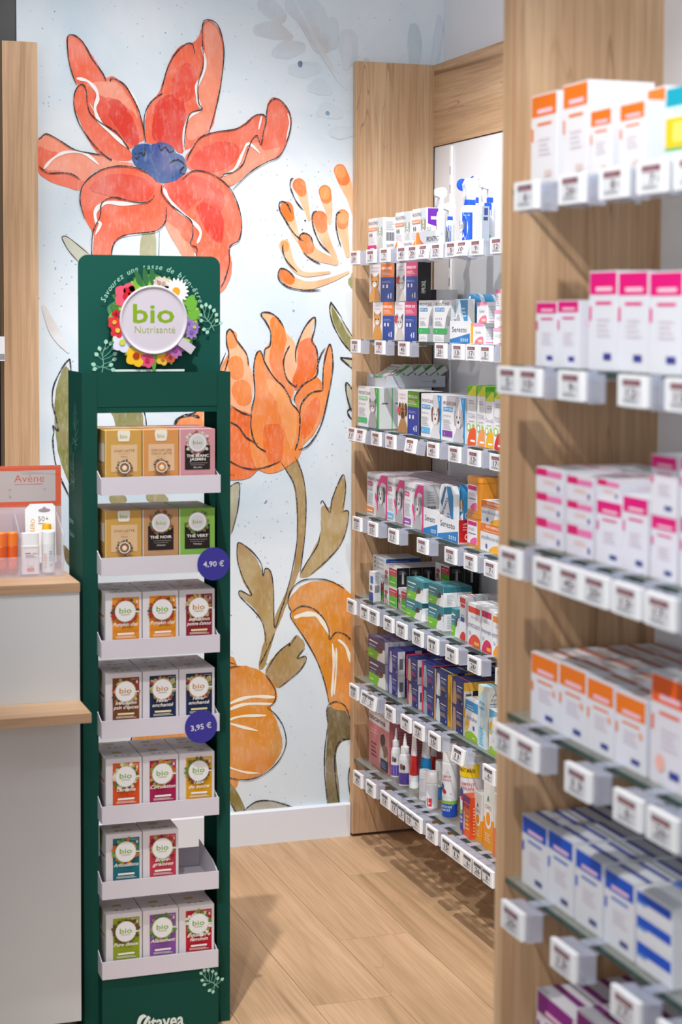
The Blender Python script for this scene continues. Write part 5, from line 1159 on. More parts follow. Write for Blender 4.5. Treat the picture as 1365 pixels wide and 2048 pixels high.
ARN = [('r', 0, .72, 1, .96, '#2f92d0'), ('l', .15, .76, .7, .88, 2, '#bfe0f4'), ('c', [(.0, .2), (.12, .5), (.30, .46), (.22, .22)], '#f0c030'), ('t', 'Arnicalme', .52, .50, .10, '#4a4a8c', dict(w=.84, b=-.006)), ('r', .62, .28, .76, .38, '#3a6ab8'), ('c', [(.0, .0), (.05, .14), (.5, .22), (1, .14), (1, .0)], '#9ac82c'), ('l', .7-.2/2, .07, .7+.2/2, .07+.06, 1, '#f2fadc')]
kind('arnica_box', 'white arnica box with sky top', 'remedy_box', 'box', W_, ARN, None, [('r', 0, 0, 1, 1, '#dfe2e6')])
kind('arnica_roll', 'tall pale blue roll-on box', 'remedy_box', 'box', '#c2e4f2', [('p', [(0, 1), (1, 1), (0, .78)], '#f4f0c0'), ('t', 'Arni', .5, .70, .06, '#2f6cae', dict(w=.7)), ('t', 'roller', .5, .62, .05, '#2f6cae', dict(w=.7)), ('o', .5, .42, .3, .08, '#e4f6fc'), ('l', .2, .05, .8, .34, 8, '#5fb0d8')], [('r', 0, 0, 1, 1, '#c9c9c4'), ('t', 'Arni', .5, .84, .055, '#3f5a7c', dict(w=.5)), ('t', 'roller', .5, .77, .05, '#3f5a7c', dict(w=.6)), ('r', .15, .72, .85, .73, '#3f6a9c'), ('o', .45, .62, .2, .03, '#6a7a8c'), ('l', .1, .05, .9, .5, 14, '#9a9c9c')])
kind('arnica_gel', 'white arnica gel box, green foot', 'remedy_box', 'box', W_, [('p', [(0, 1), (1, 1), (.0, .8)], '#5fb4dc'), ('c', [(.0, .5), (.15, .75), (.30, .66), (.18, .45)], '#f0c030'), ('t', 'Arnigel', .62, .28, .12, '#4a4f9c', dict(w=.74, b=-.006)), ('c', [(.0, .04), (.2, .2), (1, .10), (1, .0), (0, 0)], '#9ac82c'), ('r', .0, .5, .6, .56, '#7fc4e4')])
kind('pet_pink', 'pink pet powder carton with puppies', 'pet_carton', 'box', '#d4878c', [('r', 0, .78, 1, 1, '#dcd6da'), ('t', 'biocanina', .42, .84, .10, '#1f1f22', dict(w=.78, b=.02)), ('l', .1, .60, .45, .70, 2, '#ecc0c2'), ('l', .12, .16, .42, .46, 4, '#7a4a50'), ('c', [(.55, .12), (.58, .5), (.66, .70), (.82, .60), (.92, .30), (.90, .12)], '#d8c4b4'), ('o', .70, .55, .12, .13, '#4a3830'), ('o', .80, .38, .12, .12, '#8a6a54'), ('o', .66, .30, .08, .1, '#e8e0da'), ('r', .60, .02, .94, .22, '#223a5c'), ('l', .64, .06, .88, .18, 3, '#8fa4c0')], [('r', 0, 0, 1, 1, '#b86c74'), ('l', .1, .1, .9, .8, 14, '#8a4a54')], [('r', 0, 0, 1, 1, '#d4ccd0'), ('l', .1, .1, .9, .9, 8, '#8f868c')])
kind('sport_orange', 'orange and purple gel box', 'remedy_box', 'box', '#e8622a', [('r', 0, .84, 1, 1, '#7a2f84'), ('t', 'SPORTENINE', .5, .72, .08, '#6a2a80', dict(w=.86, b=.02)), ('r', .15, .15, .32, .6, '#d8b8d0'), ('l', .45, .2, .9, .6, 4, '#f2d040'), ('r', .0, .0, .1, .84, '#7a2f84')], [('r', 0, 0, 1, 1, '#d84a20'), ('l', .2, .1, .8, .8, 9, '#f0b088')])
CBD = lambda h: [('r', 0, 0, 1, .46, h), ('o', .5, .46, .32, .15, W_), ('o', .5, .46, .22, .10, h), ('t', 'CBD', .5, .60, .055, '#b08a5c', dict(w=.62, b=.0)), ('c', [(.38, .70), (.5, .80), (.62, .70), (.5, .73)], '#2f8a6a'), ('l', .2, .12, .8, .26, 4, '#f8d8b0')]
kind('cbd_yellow', 'white and amber dropper box', 'remedy_box', 'box', '#e4e4e2', CBD('#f09a1c'), [('r', 0, 0, 1, .46, '#e88a18'), ('r', 0, .46, 1, 1, '#d0d0cc'), ('l', .2, .5, .8, .8, 5, '#a9a9a4')], [('o', .5, .5, .2, .2, '#c4c4c0')])
kind('cbd_orange', 'white and coral dropper box', 'remedy_box', 'box', '#e4e4e2', CBD('#ec6a2c'), [('r', 0, 0, 1, .46, '#e0602a'), ('r', 0, .46, 1, 1, '#d0d0cc')])
kind('slim_white', 'slim white box with grey side', 'remedy_box', 'box', W_, [('l', .3, .1, .7, .9, 9, '#d0d4da'), ('r', .8, .6, .95, .8, '#8fd8cc')], [('r', 0, 0, 1, 1, '#aab2c2'), ('r', .3, .75, .8, .95, '#3a4a8c'), ('r', .2, .6, .8, .7, '#3a4a7c')])
kind('white_blue_box', 'white box with turquoise band', 'remedy_box', 'box', W_, [('r', 0, .72, 1, .94, '#3fa8dc'), ('l', .4-.6/2, .4, .4+.6/2, .4+.12, 1, '#8f9aa8'), ('r', .6, .48, .9, .6, '#4f8ec8'), ('o', .2, .15, .1, .1, '#5a6a7c'), ('o', .2, .15, .06, .06, W_), ('o', .5, .17, .1, .1, '#5a6a7c'), ('o', .5, .17, .06, .06, W_)])
NB = [('r', 0, 0, 1, 1, '#dcdde6'), ('r', .2, .6, .8, .7, '#e8c8d8')]
kind('b_orange', 'white blurred box with orange top', 'remedy_box', 'box', '#e4e2e6', nearbox('#e8741c', 'BOIRON', '#d8c4c0', .24), [('r', 0, 0, 1, 1, '#e2e4ec')])
kind('b_teal', 'blurred teal and yellow box', 'remedy_box', 'box', '#d8eaf0', [('r', 0, .76, 1, 1, '#14a0b8'), ('l', .5-.5/2, .68, .5+.5/2, .68+.12, 1, '#c8f0f4'), ('r', 0, .24, 1, .62, '#f2c420'), ('r', .3, .3, .7, .55, '#f4dc6c'), ('r', 0, .19, 1, .24, '#7fb45c')])
kind('b_pink', 'white blurred box, magenta top', 'remedy_box', 'box', '#dfe0e8', nearbox('#d8187c', 'PINK', '#3c3f92', .18), NB)
kind('b_pink_tall', 'tall white blurred magenta top box', 'remedy_box', 'box', '#dfe0e8', nearbox('#e4127c', 'VITAL', '#3c3f92', .24), NB)
kind('b_flat_pink', 'flat blurred magenta striped box', 'remedy_box', 'box', '#e2dee8', [('r', .02, .66, .42, .96, '#d8186c'), ('r', .42, .66, .98, .90, '#e87ab0'), ('l', .3, .35, .8, .55, 2, '#e8c0a8'), ('o', .86, .25, .05, .12, '#5a5f9c')], NB, [('r', 0, 0, 1, 1, '#e6e2ea'), ('r', .0, .4, 1, .5, '#d8a0bc')])
kind('b_pink_sq', 'blurred white box, deep pink band', 'remedy_box', 'box', '#e4e2ec', nearbox('#e0147c', 'ROSE', '#3c4a8c', .22), NB)
kind('b_orange_wide', 'wide blurred orange banded box', 'remedy_box', 'box', '#e4e4ec', nearbox('#f07a14', 'BIOPTIMUM', '#3a3f94', .30)+[('o', .84, .52, .06, .05, '#f0a888')], [('r', 0, 0, 1, 1, '#dcdee8')], [('r', 0, 0, 1, 1, '#dedee4'), ('r', 0, .75, 1, 1, '#b8603c'), ('r', .3, .2, .8, .4, '#c8a8a0')])
kind('b_orange_tall', 'tall blurred orange banded box', 'remedy_box', 'box', '#e2dfe8', nearbox('#ee5f14', 'MAGNESIUM', '#3a3f94', .26)+[('o', .3, .2, .13, .08, '#f4b8a8')], None, [('r', 0, 0, 1, 1, '#dedee4'), ('r', 0, .75, 1, 1, '#b8603c')])
kind('b_blue', 'blurred white box, royal blue top', 'remedy_box', 'box', '#dfe0e6', nearbox('#1552c4', 'MAGNE', '#4a5088', .26), NB, [('r', 0, 0, 1, 1, '#d2d6de'), ('r', 0, .68, 1, 1, '#3c4a94')])
kind('b_flat_blue', 'flat blurred box, royal blue stripe', 'remedy_box', 'box', '#e2e2e8', [('r', .02, .48, .96, .88, '#1552c4'), ('r', .02, .36, .3, .48, '#6a9ae0')], NB, [('r', 0, 0, 1, 1, '#d8dce4'), ('r', 0, .3, 1, .5, '#3f6ac0')])
kind('b_purple', 'blurred white box, purple top', 'remedy_box', 'box', '#e4dfe8', nearbox('#8a1a84', 'FORTE', '#8a4a84', .30), NB, [('r', 0, 0, 1, 1, '#dcd8e2'), ('r', 0, .66, 1, 1, '#7a2f74')])

def carton_mesh(k, w, h, d):
    base, front, side, top = K[k][3:7]
    b = MB()
    e = min(.0008, d*.03); b.bevbox(-w/2, w/2, 0, d, 0, h, base, e, 1)
    Flat(b, (-w/2, 0, 0), (1, 0, 0), (0, 0, 1), (0, -1, 0), w, h).draw(front)
    Flat(b, (w/2, 0, 0), (0, 1, 0), (0, 0, 1), (1, 0, 0), d, h).draw([('r', 0, 0, 1, 1, '#cfd1d6')]+side if side is BAR else side)
    if top: Flat(b, (-w/2, 0, h), (1, 0, 0), (0, 1, 0), (0, 0, 1), w, d).draw(top)
    return b
UN = {'A': 'far', 'B': 'near'}
ORDN = ['first', 'second', 'third', 'fourth', 'fifth', 'sixth', 'seventh', 'eighth', 'ninth', 'tenth', 'eleventh', 'twelfth', 'thirteenth', 'fourteenth']
def shelf_words(u, s): return f"{ORD[s-1]} {UN[u]} shelf"
cols = {}
for r in PRODUCTS:
    if r[2] in K: cols.setdefault((r[0], r[1], K[r[2]][0]), []).append(r)
def where(r, dpt):
    rs = cols[(r[0], r[1], K[r[2]][0])]
    base = [q for q in rs if not q[10]]
    out = []
    if len(base) > 1:
        ys = sorted(base, key=lambda q: -q[3]); own = min(range(len(ys)), key=lambda i: abs(ys[i][3]-r[3])+3*abs(ys[i][4]-r[4])*0)
        out.append(('first', 'second', 'third', 'fourth', 'fifth')[own]+' along')
    stack = sorted([q for q in rs if abs(q[3]-r[3]) < 30 and abs(q[4]-r[4]) < 30], key=lambda q: q[5])
    if len(stack) > 1:
        i = [q[5] for q in stack].index(r[5]); n = len(stack)
        out.append('bottom' if i == 0 else 'top' if i == n-1 else 'middle' if n == 3 else ('second up' if i == 1 else 'third up'))
    elif r[10] and len(rs) > 1: out.append('raised')
    if r[9] > 1: out.append('front' if dpt == 0 else f'{ORDN[dpt]} row back')
    return ', '.join(out)
for r in PRODUCTS:
    u, s, k, yc, x, z, wd, h, d, n, upp = r
    if k not in K: continue
    mesh = carton_mesh(k, wd/1000, h/1000, d/1000); me = None
    for i in range(n):
        lab = K[k][0]; ws = where(r, i)
        lab = f"{lab}, {ws}, {shelf_words(u, s)}" if ws else f"{lab} on {shelf_words(u, s)}"
        loc = ((x+i*(d+.8))/1000, yc/1000, z/1000); rz = -PI/2+(random.uniform(-.03, .03) if i == 0 and u == 'A' and n == 1 and not upp and d > 30 and wd < 120 else 0)
        if me is None:
            o = mesh.build(K[k][1], CARD, None, loc); me = o.data
        else: o = link(K[k][1], me, None, loc)
        o.rotation_euler = (0, 0, rz); tag(o, lab, K[k][2], f'{UN[u]} unit {ORD[s-1]} shelf boxes')

# promo trays, collar trays, odd shapes
def place(t, r): t.location = (r[4]/1000, r[3]/1000, r[5]/1000); t.rotation_euler = (0, 0, -PI/2); return t
def odd(name, label, cat_, r): return place(thing(name, label, cat_), r)
counts = {}
for r in PRODUCTS:
    u, s, k, yc, x, z, wd, h, d, n, upp = r
    w, h, d = wd/1000, h/1000, d/1000
    if k in K: continue
    c = counts[k] = counts.get(k, 0)+1; sw_ = shelf_words(u, s); o2 = ('first', 'second', 'third')[c-1]
    if k.startswith('promo_tray'):
        silver = k.endswith('silver')
        t = odd('promo_tray', 'silver promo tray lettered in black on the top far shelf' if silver else f'white promo tray with orange swoosh, {o2} from wall, top far shelf', 'tray', r)
        b = MB().box(-w/2, w/2, 0, .001, 0, h, '#c9ced8' if silver else '#eceef2').box(-w/2, w/2, .0012, d, 0, .001, '#e0e2e6')
        b.prism([(.0012, .0011), (d, .0011), (d, h*.6), (.0012, h)], w/2-.001, w/2, '#dfe1e6', 0); b.prism([(.0012, .0011), (d, .0011), (d, h*.6), (.0012, h)], -w/2, -w/2+.001, '#dfe1e6', 0)
        f = Flat(b, (-w/2, 0, 0), (1, 0, 0), (0, 0, 1), (0, -1, 0), w, h)
        f.draw([('c', [(0, 0), (.02, .95), (.14, .98), (.24, .45), (.46, .12), (.5, .0)], '#ee8a24'), ('c', [(.14, .98), (.24, .45), (.46, .12), (.34, .1), (.2, .3)], '#d8691c'), ('t', 'FRONTPRO', .78, .30, .34, '#1f2430', dict(w=.62, b=.01, a=.35))] if silver else
               [('c', [(.72, 0), (.84, .5), (.98, 1.0), (1, 1), (1, 0)], '#ee9430'), ('t', 'FRONTPRO', .40, .32, .36, '#3f4450', dict(w=.64, b=-.004))])
        b.build('tray_body', CARD, t)
    elif k.startswith('collar_tray'):
        red = k.endswith('red')
        lab = 'open white collar tray with red side' if red else 'open white collar tray with blue wedge'
        t = odd('collar_tray', f'{lab} on {sw_}', 'tray', r)
        q = '#edeff3'; sc = '#c01f26' if red else '#f0a21c'
        b = MB().box(-w/2, w/2, .0015, d, 0, .0015, q).box(-w/2, w/2, d-.0015, d, .0016, h*.95, q)
        b.prism([(-w/2, 0), (w/2, 0), (w/2, h), (w*.32, h*.86), (-w*.32, h*.86), (-w/2, h)] if red else [(-w/2, 0), (w/2, 0), (w/2, h), (-w/2, h)], 0, .0014, q, 1)
        b.box(w/2-.0015, w/2, .0016, d-.0016, .0016, h*.9, sc if red else '#e9a63a'); b.box(-w/2, -w/2+.0015, .0016, d-.0016, .0016, h*.9, q)
        f = Flat(b, (-w/2, 0, 0), (1, 0, 0), (0, 0, 1), (0, -1, 0), w, h)
        f.draw([('p', [(0, 0), (1, 0), (1, .46), (0, .16)], '#1f7fc4'), ('t', 'Seresto', .48, .50, .24, '#2a3a5c', dict(w=.72, b=.002))]+[('o', .58+i*.10, .15, .034, .085, '#e8f2fa', 10) for i in range(4)]+[('o', .58+i*.10, .15, .016, .04, '#1f7fc4', 8) for i in range(4)])
        if red: Flat(b, (w/2, 0, 0), (0, 1, 0), (0, 0, 1), (1, 0, 0), d, h).draw([('t', '0-18', .45, .1, .3, '#f0d0d0', dict(r=PI/2, a=0., w=.9)), ('l', .15, .5, .4, .8, 3, '#e8a0a0')])
        b.build('tray_body', CARD, t)
    elif k in ('collar_pack', 'collar_bag'):
        t = odd('collar_pack', 'white collar pack with blue corner, standing behind collar tray' if k == 'collar_pack' else 'white and blue collar pack leaning in the red sided tray', 'collar', r)
        z1 = h
        pts = [(-w/2, .004), (w/2, .004), (w/2, h*.86), (w*.35, h), (-w*.35, h), (-w/2, h*.86)] if k == 'collar_bag' else [(-w/2, .004), (w/2, .004), (w/2, h), (-w/2, h)]
        b = MB().prism(pts, 0, d, '#eaeef2', 1)
        f = Flat(b, (-w/2, 0, 0), (1, 0, 0), (0, 0, 1), (0, -1, 0), w, h)
        if k == 'collar_pack': f.draw([('p', [(.35, .98), (.98, .98), (.98, .1)], '#3f96cc'), ('o', .25, .80, .22, .12, '#d4e4ee'), ('c', [(.05, .3), (.15, .62), (.35, .62), (.45, .3)], '#b0b4b8'), ('l', .5, .6, .9, .85, 3, '#bfe0f0'), ('r', .0, .1, .3, .25, '#a87a44')])
        else: f.draw([('p', [(.5, .98), (.8, .98), (.98, .8), (.98, .2), (.70, .55)], '#2f86be'), ('p', [(.10, .66), (.36, .96), (.5, .96), (.2, .56)], '#2a6ea8'), ('t', 'Seresto', .18, .34, .13, '#26406c', dict(r=.9, a=0., w=.7)), ('l', .55, .3, .8, .5, 4, '#5fa8d4')])
        b.build('pack_body', CARD, t)
        if k == 'collar_bag': t.rotation_euler = (0, 0, -PI/2)
    elif k.startswith('collar_tin'):
        dg = k.endswith('dog')
        t = odd('collar_tin', f'arched blue collar tin with small dog picture on {sw_}' if dg else f'arched blue collar tin, {o2} behind the collar tray, {sw_}', 'collar', r)
        pts = [(-w/2, 0), (w/2, 0)]+[(w/2*math.cos(PI*i/12), h-w*.42+w*.42*math.sin(PI*i/12)) for i in range(13)]
        b = MB().prism(pts, .0, d, '#2c7fb4', 1).prism([(a*1.03, q*1.008+.0) for a, q in pts], d*.3, d*.5, '#b9c8d4', 1)
        f = Flat(b, (-w/2, 0, 0), (1, 0, 0), (0, 0, 1), (0, -1, 0), w, h)
        f.draw([('c', [(.1, .3), (.3, .75), (.55, .9), (.85, .7), (.9, .3)], '#3f9ac8'), ('c', [(.2, .72), (.45, .94), (.6, .92), (.35, .66)], '#dfe9f0')]+(dog(.75, .62, .22, .14, '#b8946a', '#6a4a30', body=False)+[('p', [(.6, .1), (1, .1), (1, .5), (.75, .45)], '#eef0f2'), ('t', 'Seres', .62, .12, .10, '#26406c', dict(r=1.1, a=0.))] if dg else [('t', 'Seresto', .3, .2, .1, '#e0eef6', dict(r=.9, a=0.)), ('p', [(.78, .1), (1, .1), (1, .62), (.86, .5)], '#d8962c')]))
        b.build('tin_body', GLOSS, t)
    elif k.startswith('amber_tub'):
        pl_ = k.endswith('plain')
        lv = 'upper' if upp else 'lower'
        t = odd('amber_tub', f"{lv} amber plastic tub {'behind the labelled tubs' if pl_ else 'with white and pink label'}, {sw_}", 'tub', r)
        dd = min(d, w)
        MB().bevbox(-w/2, w/2, 0, dd, 0, h*.86, '#e8962a', .012, 4).build('tub_body', AMBER, t)
        MB().bevbox(-w/2-.0008, w/2+.0008, -.0008, dd+.0008, h*.862, h, '#ee9a34', .012, 4).build('lid', AMBER, t)
        if not pl_:
            b = MB().box(-w*.36, w*.34, -.0006, -.0001, h*.10, h*.78, '#eeeaf0')
            f = Flat(b, (-w*.36, -.0006, h*.10), (1, 0, 0), (0, 0, 1), (0, -1, 0), w*.70, h*.68)
            f.draw([('r', .04, .80, .96, .97, '#cf1f7c'), ('l', .5-.8/2, .42, .5+.8/2, .42+.10, 1, '#7a6aa4'), ('c', [(.3, .03), (.5, .22), (.95, .30), (.96, .03)], '#ee5a9c'), ('l', .1, .6, .8, .72, 2, '#cbbcd4')])
            b.build('label', PAPER, t)
    elif k == 'grey_tray':
        t = odd('display_carton', 'low grey carton tray on top of the cat treatment boxes', 'tray', r); b = MB()
        q = '#b9bec8'
        b.box(-w/2, w/2, 0, d, 0, .0015, q).box(-w/2, w/2, 0, .0015, .0016, h*.75, q).box(w/2-.0015, w/2, .0016, d-.0016, .0016, h, '#c2c7d1').box(-w/2, -w/2+.0015, .0016, d-.0016, .0016, h, q).box(-w/2, w/2, d-.0015, d, .0016, h, q)
        Flat(b, (w/2, 0, 0), (0, 1, 0), (0, 0, 1), (1, 0, 0), d, h).draw([('l', .60, .48, .78, .58, 1, '#8f949e'), ('r', .78, .35, .84, .65, '#85898f')])
        b.build('tray_body', CARD, t)
        me = None
        for i in range(4):
            lab = f'white and green cat box leaning in grey tray, {ORDN[i]} row back'
            if me is None:
                m_ = carton_mesh('combo_cat', w*.94, .085, .018); o = m_.build('flea_box', CARD); me = o.data
            else: o = link('flea_box', me)
            tag(o, lab, 'box', 'boxes leaning in the grey tray')
            o.matrix_world = Matrix.Translation((x/1000+.008+i*.036, yc/1000, z/1000+.0175)) @ Matrix.Rotation(-PI/2, 4, 'Z') @ Matrix.Rotation(-.98, 4, 'X')
    else:
        rr = d/2 if d > 0 else .02; cy = rr
        M0 = Matrix.Translation((0, rr, 0))
        A0 = .45
        def wrapflat(b, z0, hh, half=1.0, a0=A0): return Flat(b, (0, 0, z0), (1, 0, 0), (0, 0, 1), (0, -1, 0), 2*half*rr, hh, wrap=(0, rr, rr, a0-half))
        if k.startswith('spray'):
            lab = {'spray_white': 'white trigger spray with blue foot', 'spray_dog': 'small white dog picture spray bottle', 'spray_dog_big': 'large white spray with puppy label and blue collar', 'spray_dog_back': 'tall spray with round blue trigger disc', 'spray_blue': 'white trigger spray with royal blue shoulder'}[k]
            t = odd('spray_bottle', f'{lab} on {sw_}', 'bottle', r)
            hb = h*(.62 if k != 'spray_dog_big' else .60); rn = rr*.5
            colb = '#d4d9e4'; cc = '#1b56d8' if k != 'spray_white' else '#e6e9f0'
            prof = [(.0001, 0), (rr*.92, 0), (rr, .004), (rr, hb*.80), (rr*.9, hb*.9), (rn, hb)]
            b = MB().lathe(prof, colb, 24, None, 0, rr)
            f = wrapflat(b, 0, hb, 1.0)
            if k == 'spray_white': f.draw([('r', 0, .06, 1, .34, '#2a62d8'), ('p', [(0, .34), (1, .34), (1, .42)], '#2a62d8'), ('l', .4-.5/2, .22, .4+.5/2, .22+.07, 1, '#eaf0ff'), ('l', .1, .1, .5, .18, 2, '#9ab8f0'), ('c', [(.1, .5), (.3, .6), (.25, .45)], '#d84a6c')])
            elif k == 'spray_blue': f.draw([('r', 0, .66, 1, .98, '#1b56c8'), ('p', [(0, .66), (1, .66), (1, .60), (.3, .56)], '#49b8d8'), ('l', .2, .75, .8, .88, 2, '#bfe4f6'), ('l', .5-.7/2, .40, .5+.7/2, .40+.07, 1, '#8f96a8'), ('l', .2, .3, .8, .36, 1, '#a9b0be'), ('c', [(.3, .02), (.5, .14), (.9, .18), (.95, .02)], '#3fd0c4'), ('o', .35, .56, .1, .06, '#dff4fa')])
            else: f.draw([('r', .45, .04, 1.0, .80, '#1f55c4'), ('o', .38, .42, .40, .40, '#f2f2f4')]+dog(.38, .46, .24, .17, '#d0d0d4', '#6a6a70', body=True)+[('l', .55, .72, .9, .77, 1, '#a8c0f0')])
            b.build('bottle_body', GLOSS, t)
            MB().lathe([(rn*1.15, hb*.99), (rn*1.2, hb*1.0), (rn*1.2, hb+h*.07), (rn*.9, hb+h*.075), (.0001, hb+h*.075)], cc, 20, None, 0, rr).build('collar', GLOSS, t)
            hd_ = MB(); zt = hb+h*.075
            hd_.lathe([(rn*.55, zt-.001), (rn*.6, zt+h*.06), (rn*.75, zt+h*.12)], '#d2d6e0', 16, None, 0, rr)
            L = rr*{'spray_blue': 2.1, 'spray_dog_big': .72, 'spray_dog_back': .5}.get(k, 1.5)
            if 'dog_b' in k and k == 'spray_dog_big': prof2 = [(-rn*.9, 0), (-L*.8, .35), (-L*.95, .7), (-L*.5, .98), (L*.2, 1.0), (L*.75, .75), (L*.7, .4), (rn*.9, 0)]
            else: prof2 = [(-rn*.8, 0), (-rn*.9, .40), (-L*.98, .52), (-L, .60), (-L, .84), (-L*.96, .88), (-L*.1, 1.0), (L*.5, .97), (L*.85, .78), (L*.8, .55), (rn*.95, .35), (rn*.9, 0)]
            zh = h-zt-h*.0
            hd_.prism([(rr+q0, zt+zh*q1) for q0, q1 in prof2], -rn*.85, rn*.85, '#d2d6e0', 0)
            hd_.build('trigger_head', GLOSS, t)
            MB().tube([(0, rr-L*.70, zt+zh*.52), (0, rr-L*.85, zt+zh*.15), (0, rr-L*.72, zt-h*.07)], [rn*.28, rn*.24, rn*.16], '#c6cbd6', 8).build('trigger', GLOSS, t)
            if 'dog' in k and k != 'spray_dog':
                MB().lathe([(.0001, -.003), (.0155, -.003), (.0165, .0), (.0155, .003), (.0001, .003)], '#1b56d8', 24, Matrix.Translation((-rn*.85-.0045, rr-(.015 if k == 'spray_dog_big' else 0), h-.017)) @ Matrix.Rotation(PI/2, 4, 'Y')).build('spray_disc', GLOSS, t)
        elif k == 'nozzle_bottle':
            t = odd('nozzle_bottle', f'white ear cleaner bottle with pointed nozzle, {o2} from wall', 'bottle', r)
            b = MB().lathe([(.0001, 0), (rr*.95, 0), (rr, .003), (rr, h*.50), (rr*.85, h*.58), (rr*.62, h*.62)], '#e8eaf0', 24, None, 0, rr)
            wrapflat(b, 0, h*.6, 1.3, .6).draw([('r', 0, .05, 1, .42, '#5f4aa8'), ('l', .4-.4/2, .26, .4+.4/2, .26+.09, 1, '#d8d0f0'), ('l', .15, .1, .8, .2, 2, '#a89cd8'), ('o', .5, .62, .12, .1, '#8a7468'), ('o', .66, .60, .1, .08, '#4a3c38')])
            b.build('bottle_body', GLOSS, t)
            MB().lathe([(rr*.66, h*.615), (rr*.70, h*.63), (rr*.70, h*.74), (rr*.35, h*.765), (rr*.22, h*.9), (rr*.12, h), (.0001, h)], '#f2f3f7', 20, None, 0, rr).build('nozzle', GLOSS, t)
        elif k.startswith('tube'):
            hue = '#d02a2c' if k == 'tube_red' else '#1f8fd4'
            t = odd('pet_tube', (f'white and red shampoo tube, {o2}, bottom shelf of far unit' if k == 'tube_red' else 'white and blue shampoo tube standing on its cap, bottom far shelf'), 'tube', r)
            MB().lathe([(.0001, 0), (rr*.92, 0), (rr*.95, .003), (rr*.95, h*.14), (.0001, h*.14)], '#eceef2', 20, None, 0, rr).build('cap', GLOSS, t)
            b = MB(); n_ = 20; lev = [(0, '#eceef2'), (.18, hue), (.5, '#eceef2'), (1, '#eceef2')]
            z0 = h*.142; hh = h*.858
            def ringp(q): return [(rr*1.0*math.cos(2*PI*i/n_)*(1+.15*q), rr+rr*math.sin(2*PI*i/n_)*(1-q*.93), z0+hh*q) for i in range(n_)]
            qs = [0, .1, .2, .3, .4, .5, .6, .7, .8, .9, 1.0]
            for a, c2 in zip(qs, qs[1:]):
                b.add(ringp(a)+ringp(c2), [(i, (i+1) % n_, n_+(i+1) % n_, n_+i) for i in range(n_)], hue if .1 < (a+c2)/2 < .5 else '#eceef2', True)
            fw_ = Flat(b, (-rr*.9, -.001, z0+hh*.02), (1, 0, 0), (0, .30, 1), (0, -1, .2), rr*1.8, hh*.9)
            fw_.draw((cat(.5, .62, .2, .10, '#5a7a9c', '#3c4a5c') if k == 'tube_blue' else dog(.5, .60, .24, .12, '#b08a5a', '#7a5634', body=False))+[('t', 'CLEMENT', .5, .88, .04, '#d88a98', dict(w=.6)), ('t', 'THEKAN', .5, .83, .035, '#d88a98', dict(w=.5))])
            b.build('tube_body', GLOSS, t)
        elif k == 'jar_white':
            t = odd('pill_jar', f'white plastic pill jar, {o2} from wall, bottom shelf of far unit', 'jar', r)
            b = MB().lathe([(.0001, 0), (rr*.95, 0), (rr, .003), (rr, h*.66), (rr*.93, h*.70)], '#e6e8ee', 24, None, 0, rr)
            wrapflat(b, 0, h*.7, 1.1, .7).draw([('r', .3, .1, .7, .42, '#d8323c' if c == 2 else '#e0d8dc'), ('l', .1, .55, .9, .8, 4, '#c8b4bc'), ('l', .5-.2/2, .2, .5+.2/2, .2+.12, 1, '#f2d8da')])
            b.build('jar_body', GLOSS, t); MB().lathe([(rr*.98, h*.705), (rr*1.0, h*.72), (rr*1.0, h*.95), (rr*.93, h), (.0001, h)], '#f0f1f5', 24, None, 0, rr).build('lid', GLOSS, t)
        else:
            maxi = k == 'aerosol_maxi'; slim = k == 'aerosol_slim'
            t = odd('aerosol_can', 'large aerosol can with yellow band around its top' if maxi else 'slim white aerosol can behind the blue footed can' if slim else 'tall white aerosol can with blue foot and green stripe', 'can', r)
            hb = h*.86 if maxi else h*.74
            prof = [(.0001, 0), (rr*.96, 0), (rr, .003), (rr, hb*.24), (rr, hb*.30), (rr, hb*.97), (rr*.93, hb)]
            b = MB().lathe(prof, '#e9ebf0', 28, None, 0, rr, ['#1d4fb8', '#1d4fb8', '#1d4fb8', '#8ec63f', '#e9ebf0', '#e9ebf0'])
            f = wrapflat(b, 0, hb, 1.15, .55)
            art = [('c', [(.0, .30), (.3, .36), (.75, .37), (1, .30), (1, .22), (.5, .25), (0, .22)], '#7cbf3a'), ('t', 'INSECTICIDE', .5, .17, .042, '#e8eefc', dict(w=.8, b=.02)), ('t', 'HABITAT', .5, .11, .04, '#e8eefc', dict(w=.6, b=.02)), ('l', .2, .05, .7, .07, 1, '#7f9ce0'), ('t', 'CLEMENT', .5, .72 if not maxi else .66, .045, '#c8667a', dict(w=.7, b=.004)), ('t', 'THEKAN', .5, .66 if not maxi else .60, .045, '#c8667a', dict(w=.6, b=.004)), ('p', [(.2, .48), (.2, .58), (.3, .63), (.42, .58), (.42, .48)], '#2a3f7c'), ('c', [(.28, .46), (.46, .52), (.58, .46), (.5, .43)], '#d02a34'), ('l', .45, .42, .9, .46, 2, '#5a7a9c')]
            if maxi: art += [('r', 0, .78, 1, .97, '#f2d21c'), ('t', 'FORMAT MAXI', .45, .85, .055, '#7a4a1c', dict(w=.8, b=.02))]
            if slim: art = [('r', 0, 0, 1, .45, '#1f7ac4')]+[('o', .5, .1+i*.12, .06, .03, '#e8f2fc', 10) for i in range(3)]+[('l', .5-.6/2, .6, .5+.6/2, .6+.06, 1, '#7a90b0')]
            f.draw(art); b.build('can_body', GLOSS, t)
            MB().lathe([(rr*.94, hb+.0005), (rr*.94, hb*1.01), (rr*.93, h*.97), (rr*.86, h), (.0001, h)], '#eef0f4' if not maxi else '#d6d8dc', 24, None, 0, rr).build('cap', GLOSS if not maxi else GLOSS, t)

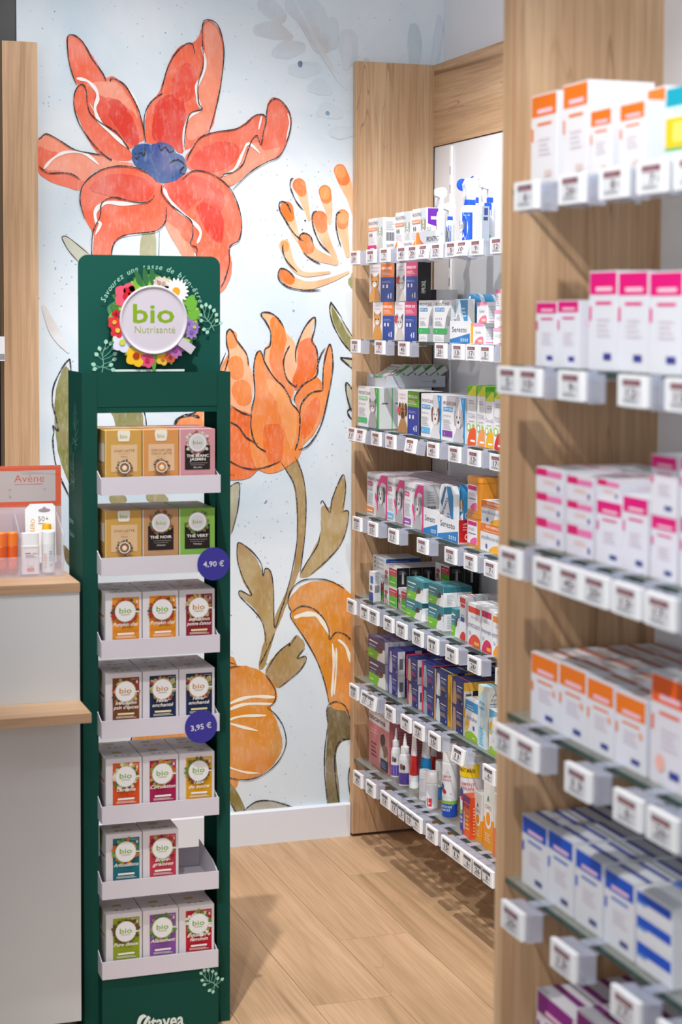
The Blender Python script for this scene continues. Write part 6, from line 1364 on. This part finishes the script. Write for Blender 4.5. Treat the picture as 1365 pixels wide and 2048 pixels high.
# ------------------------------------------------------------------ shelf price tags
PRICES = ['15', '26', '45', '17', '9', '11', '8', '20', '5', '12', '6', '7', '13', '10']
LBLM = printed('tag_face', .4); tagp = {}
tn = {}
order = {}
for i, tg in enumerate(TAGS): order.setdefault((tg[0], tg[1]), []).append((-tg[2], i))
rank = {i: k for v in order.values() for k, (_, i) in enumerate(sorted(v))}
for i, (u, s, y, z, tilt) in enumerate(TAGS):
    x = 1.723 if u == 'A' else 1.0425
    p = PRICES[(i*5+s) % len(PRICES)]; red = s <= 4 or u == 'B'
    zz = ZS[s-1]-.0186
    lab = f"white price tag, {ORDN[rank[i]]} from the {'flowered wall' if u == 'A' else 'oak end panel'}, {ORD[s-1]} shelf of {UN[u]} unit"
    key = (p, red); loc = (x+.004, y/1000, zz); rot = (-math.radians(tilt), 0, -PI/2)
    if key in tagp: t = copy_tree(tagp[key]); t.location = loc
    else:
        t = thing('price_tag', lab, 'price tag', loc); tagp[key] = t
        b = MB().bevbox(-.0365, .0365, -.004, .0045, -.0195, .0195, '#eef0f4', .0018, 2)
        f = Flat(b, (-.0365, -.004, -.0195), (1, 0, 0), (0, 0, 1), (0, -1, 0), .073, .039)
        f.draw([('r', .16, .10, .86, .90, '#d9dce2'), ('r', .20, .66, .82, .86, '#7a3a46' if red else '#2c2e38'), ('l', .24, .71, .78, .82, 2, '#b9a4aa' if red else '#9a9ca6'), ('t', p, .60, .30, .30, '#5a3a44' if red else '#23252e', dict(b=.015, w=.17*len(p), a=.75)), ('t', '€', .75, .34, .16, '#5a3a44' if red else '#23252e'), ('l', .24, .15, .78, .28, 2, '#8f9299')])
        b.build('display_face', LBLM, t)
        c = MB().bevbox(-.038, .038, .005, .031, -.0225, .0165, '#ffffff', .003, 2)
        c.box(-.012, .012, .031, .062, .0192, .0205).box(-.012, .012, .031, .062, .0062, .0076).box(-.012, .012, .0285, .0308, .0062, .0205)
        c.build('clip_holder', CLEAR, t)
    t['label'] = lab; t.rotation_euler = rot; t['group'] = f'{UN[u]} unit {ORD[s-1]} shelf price tags'
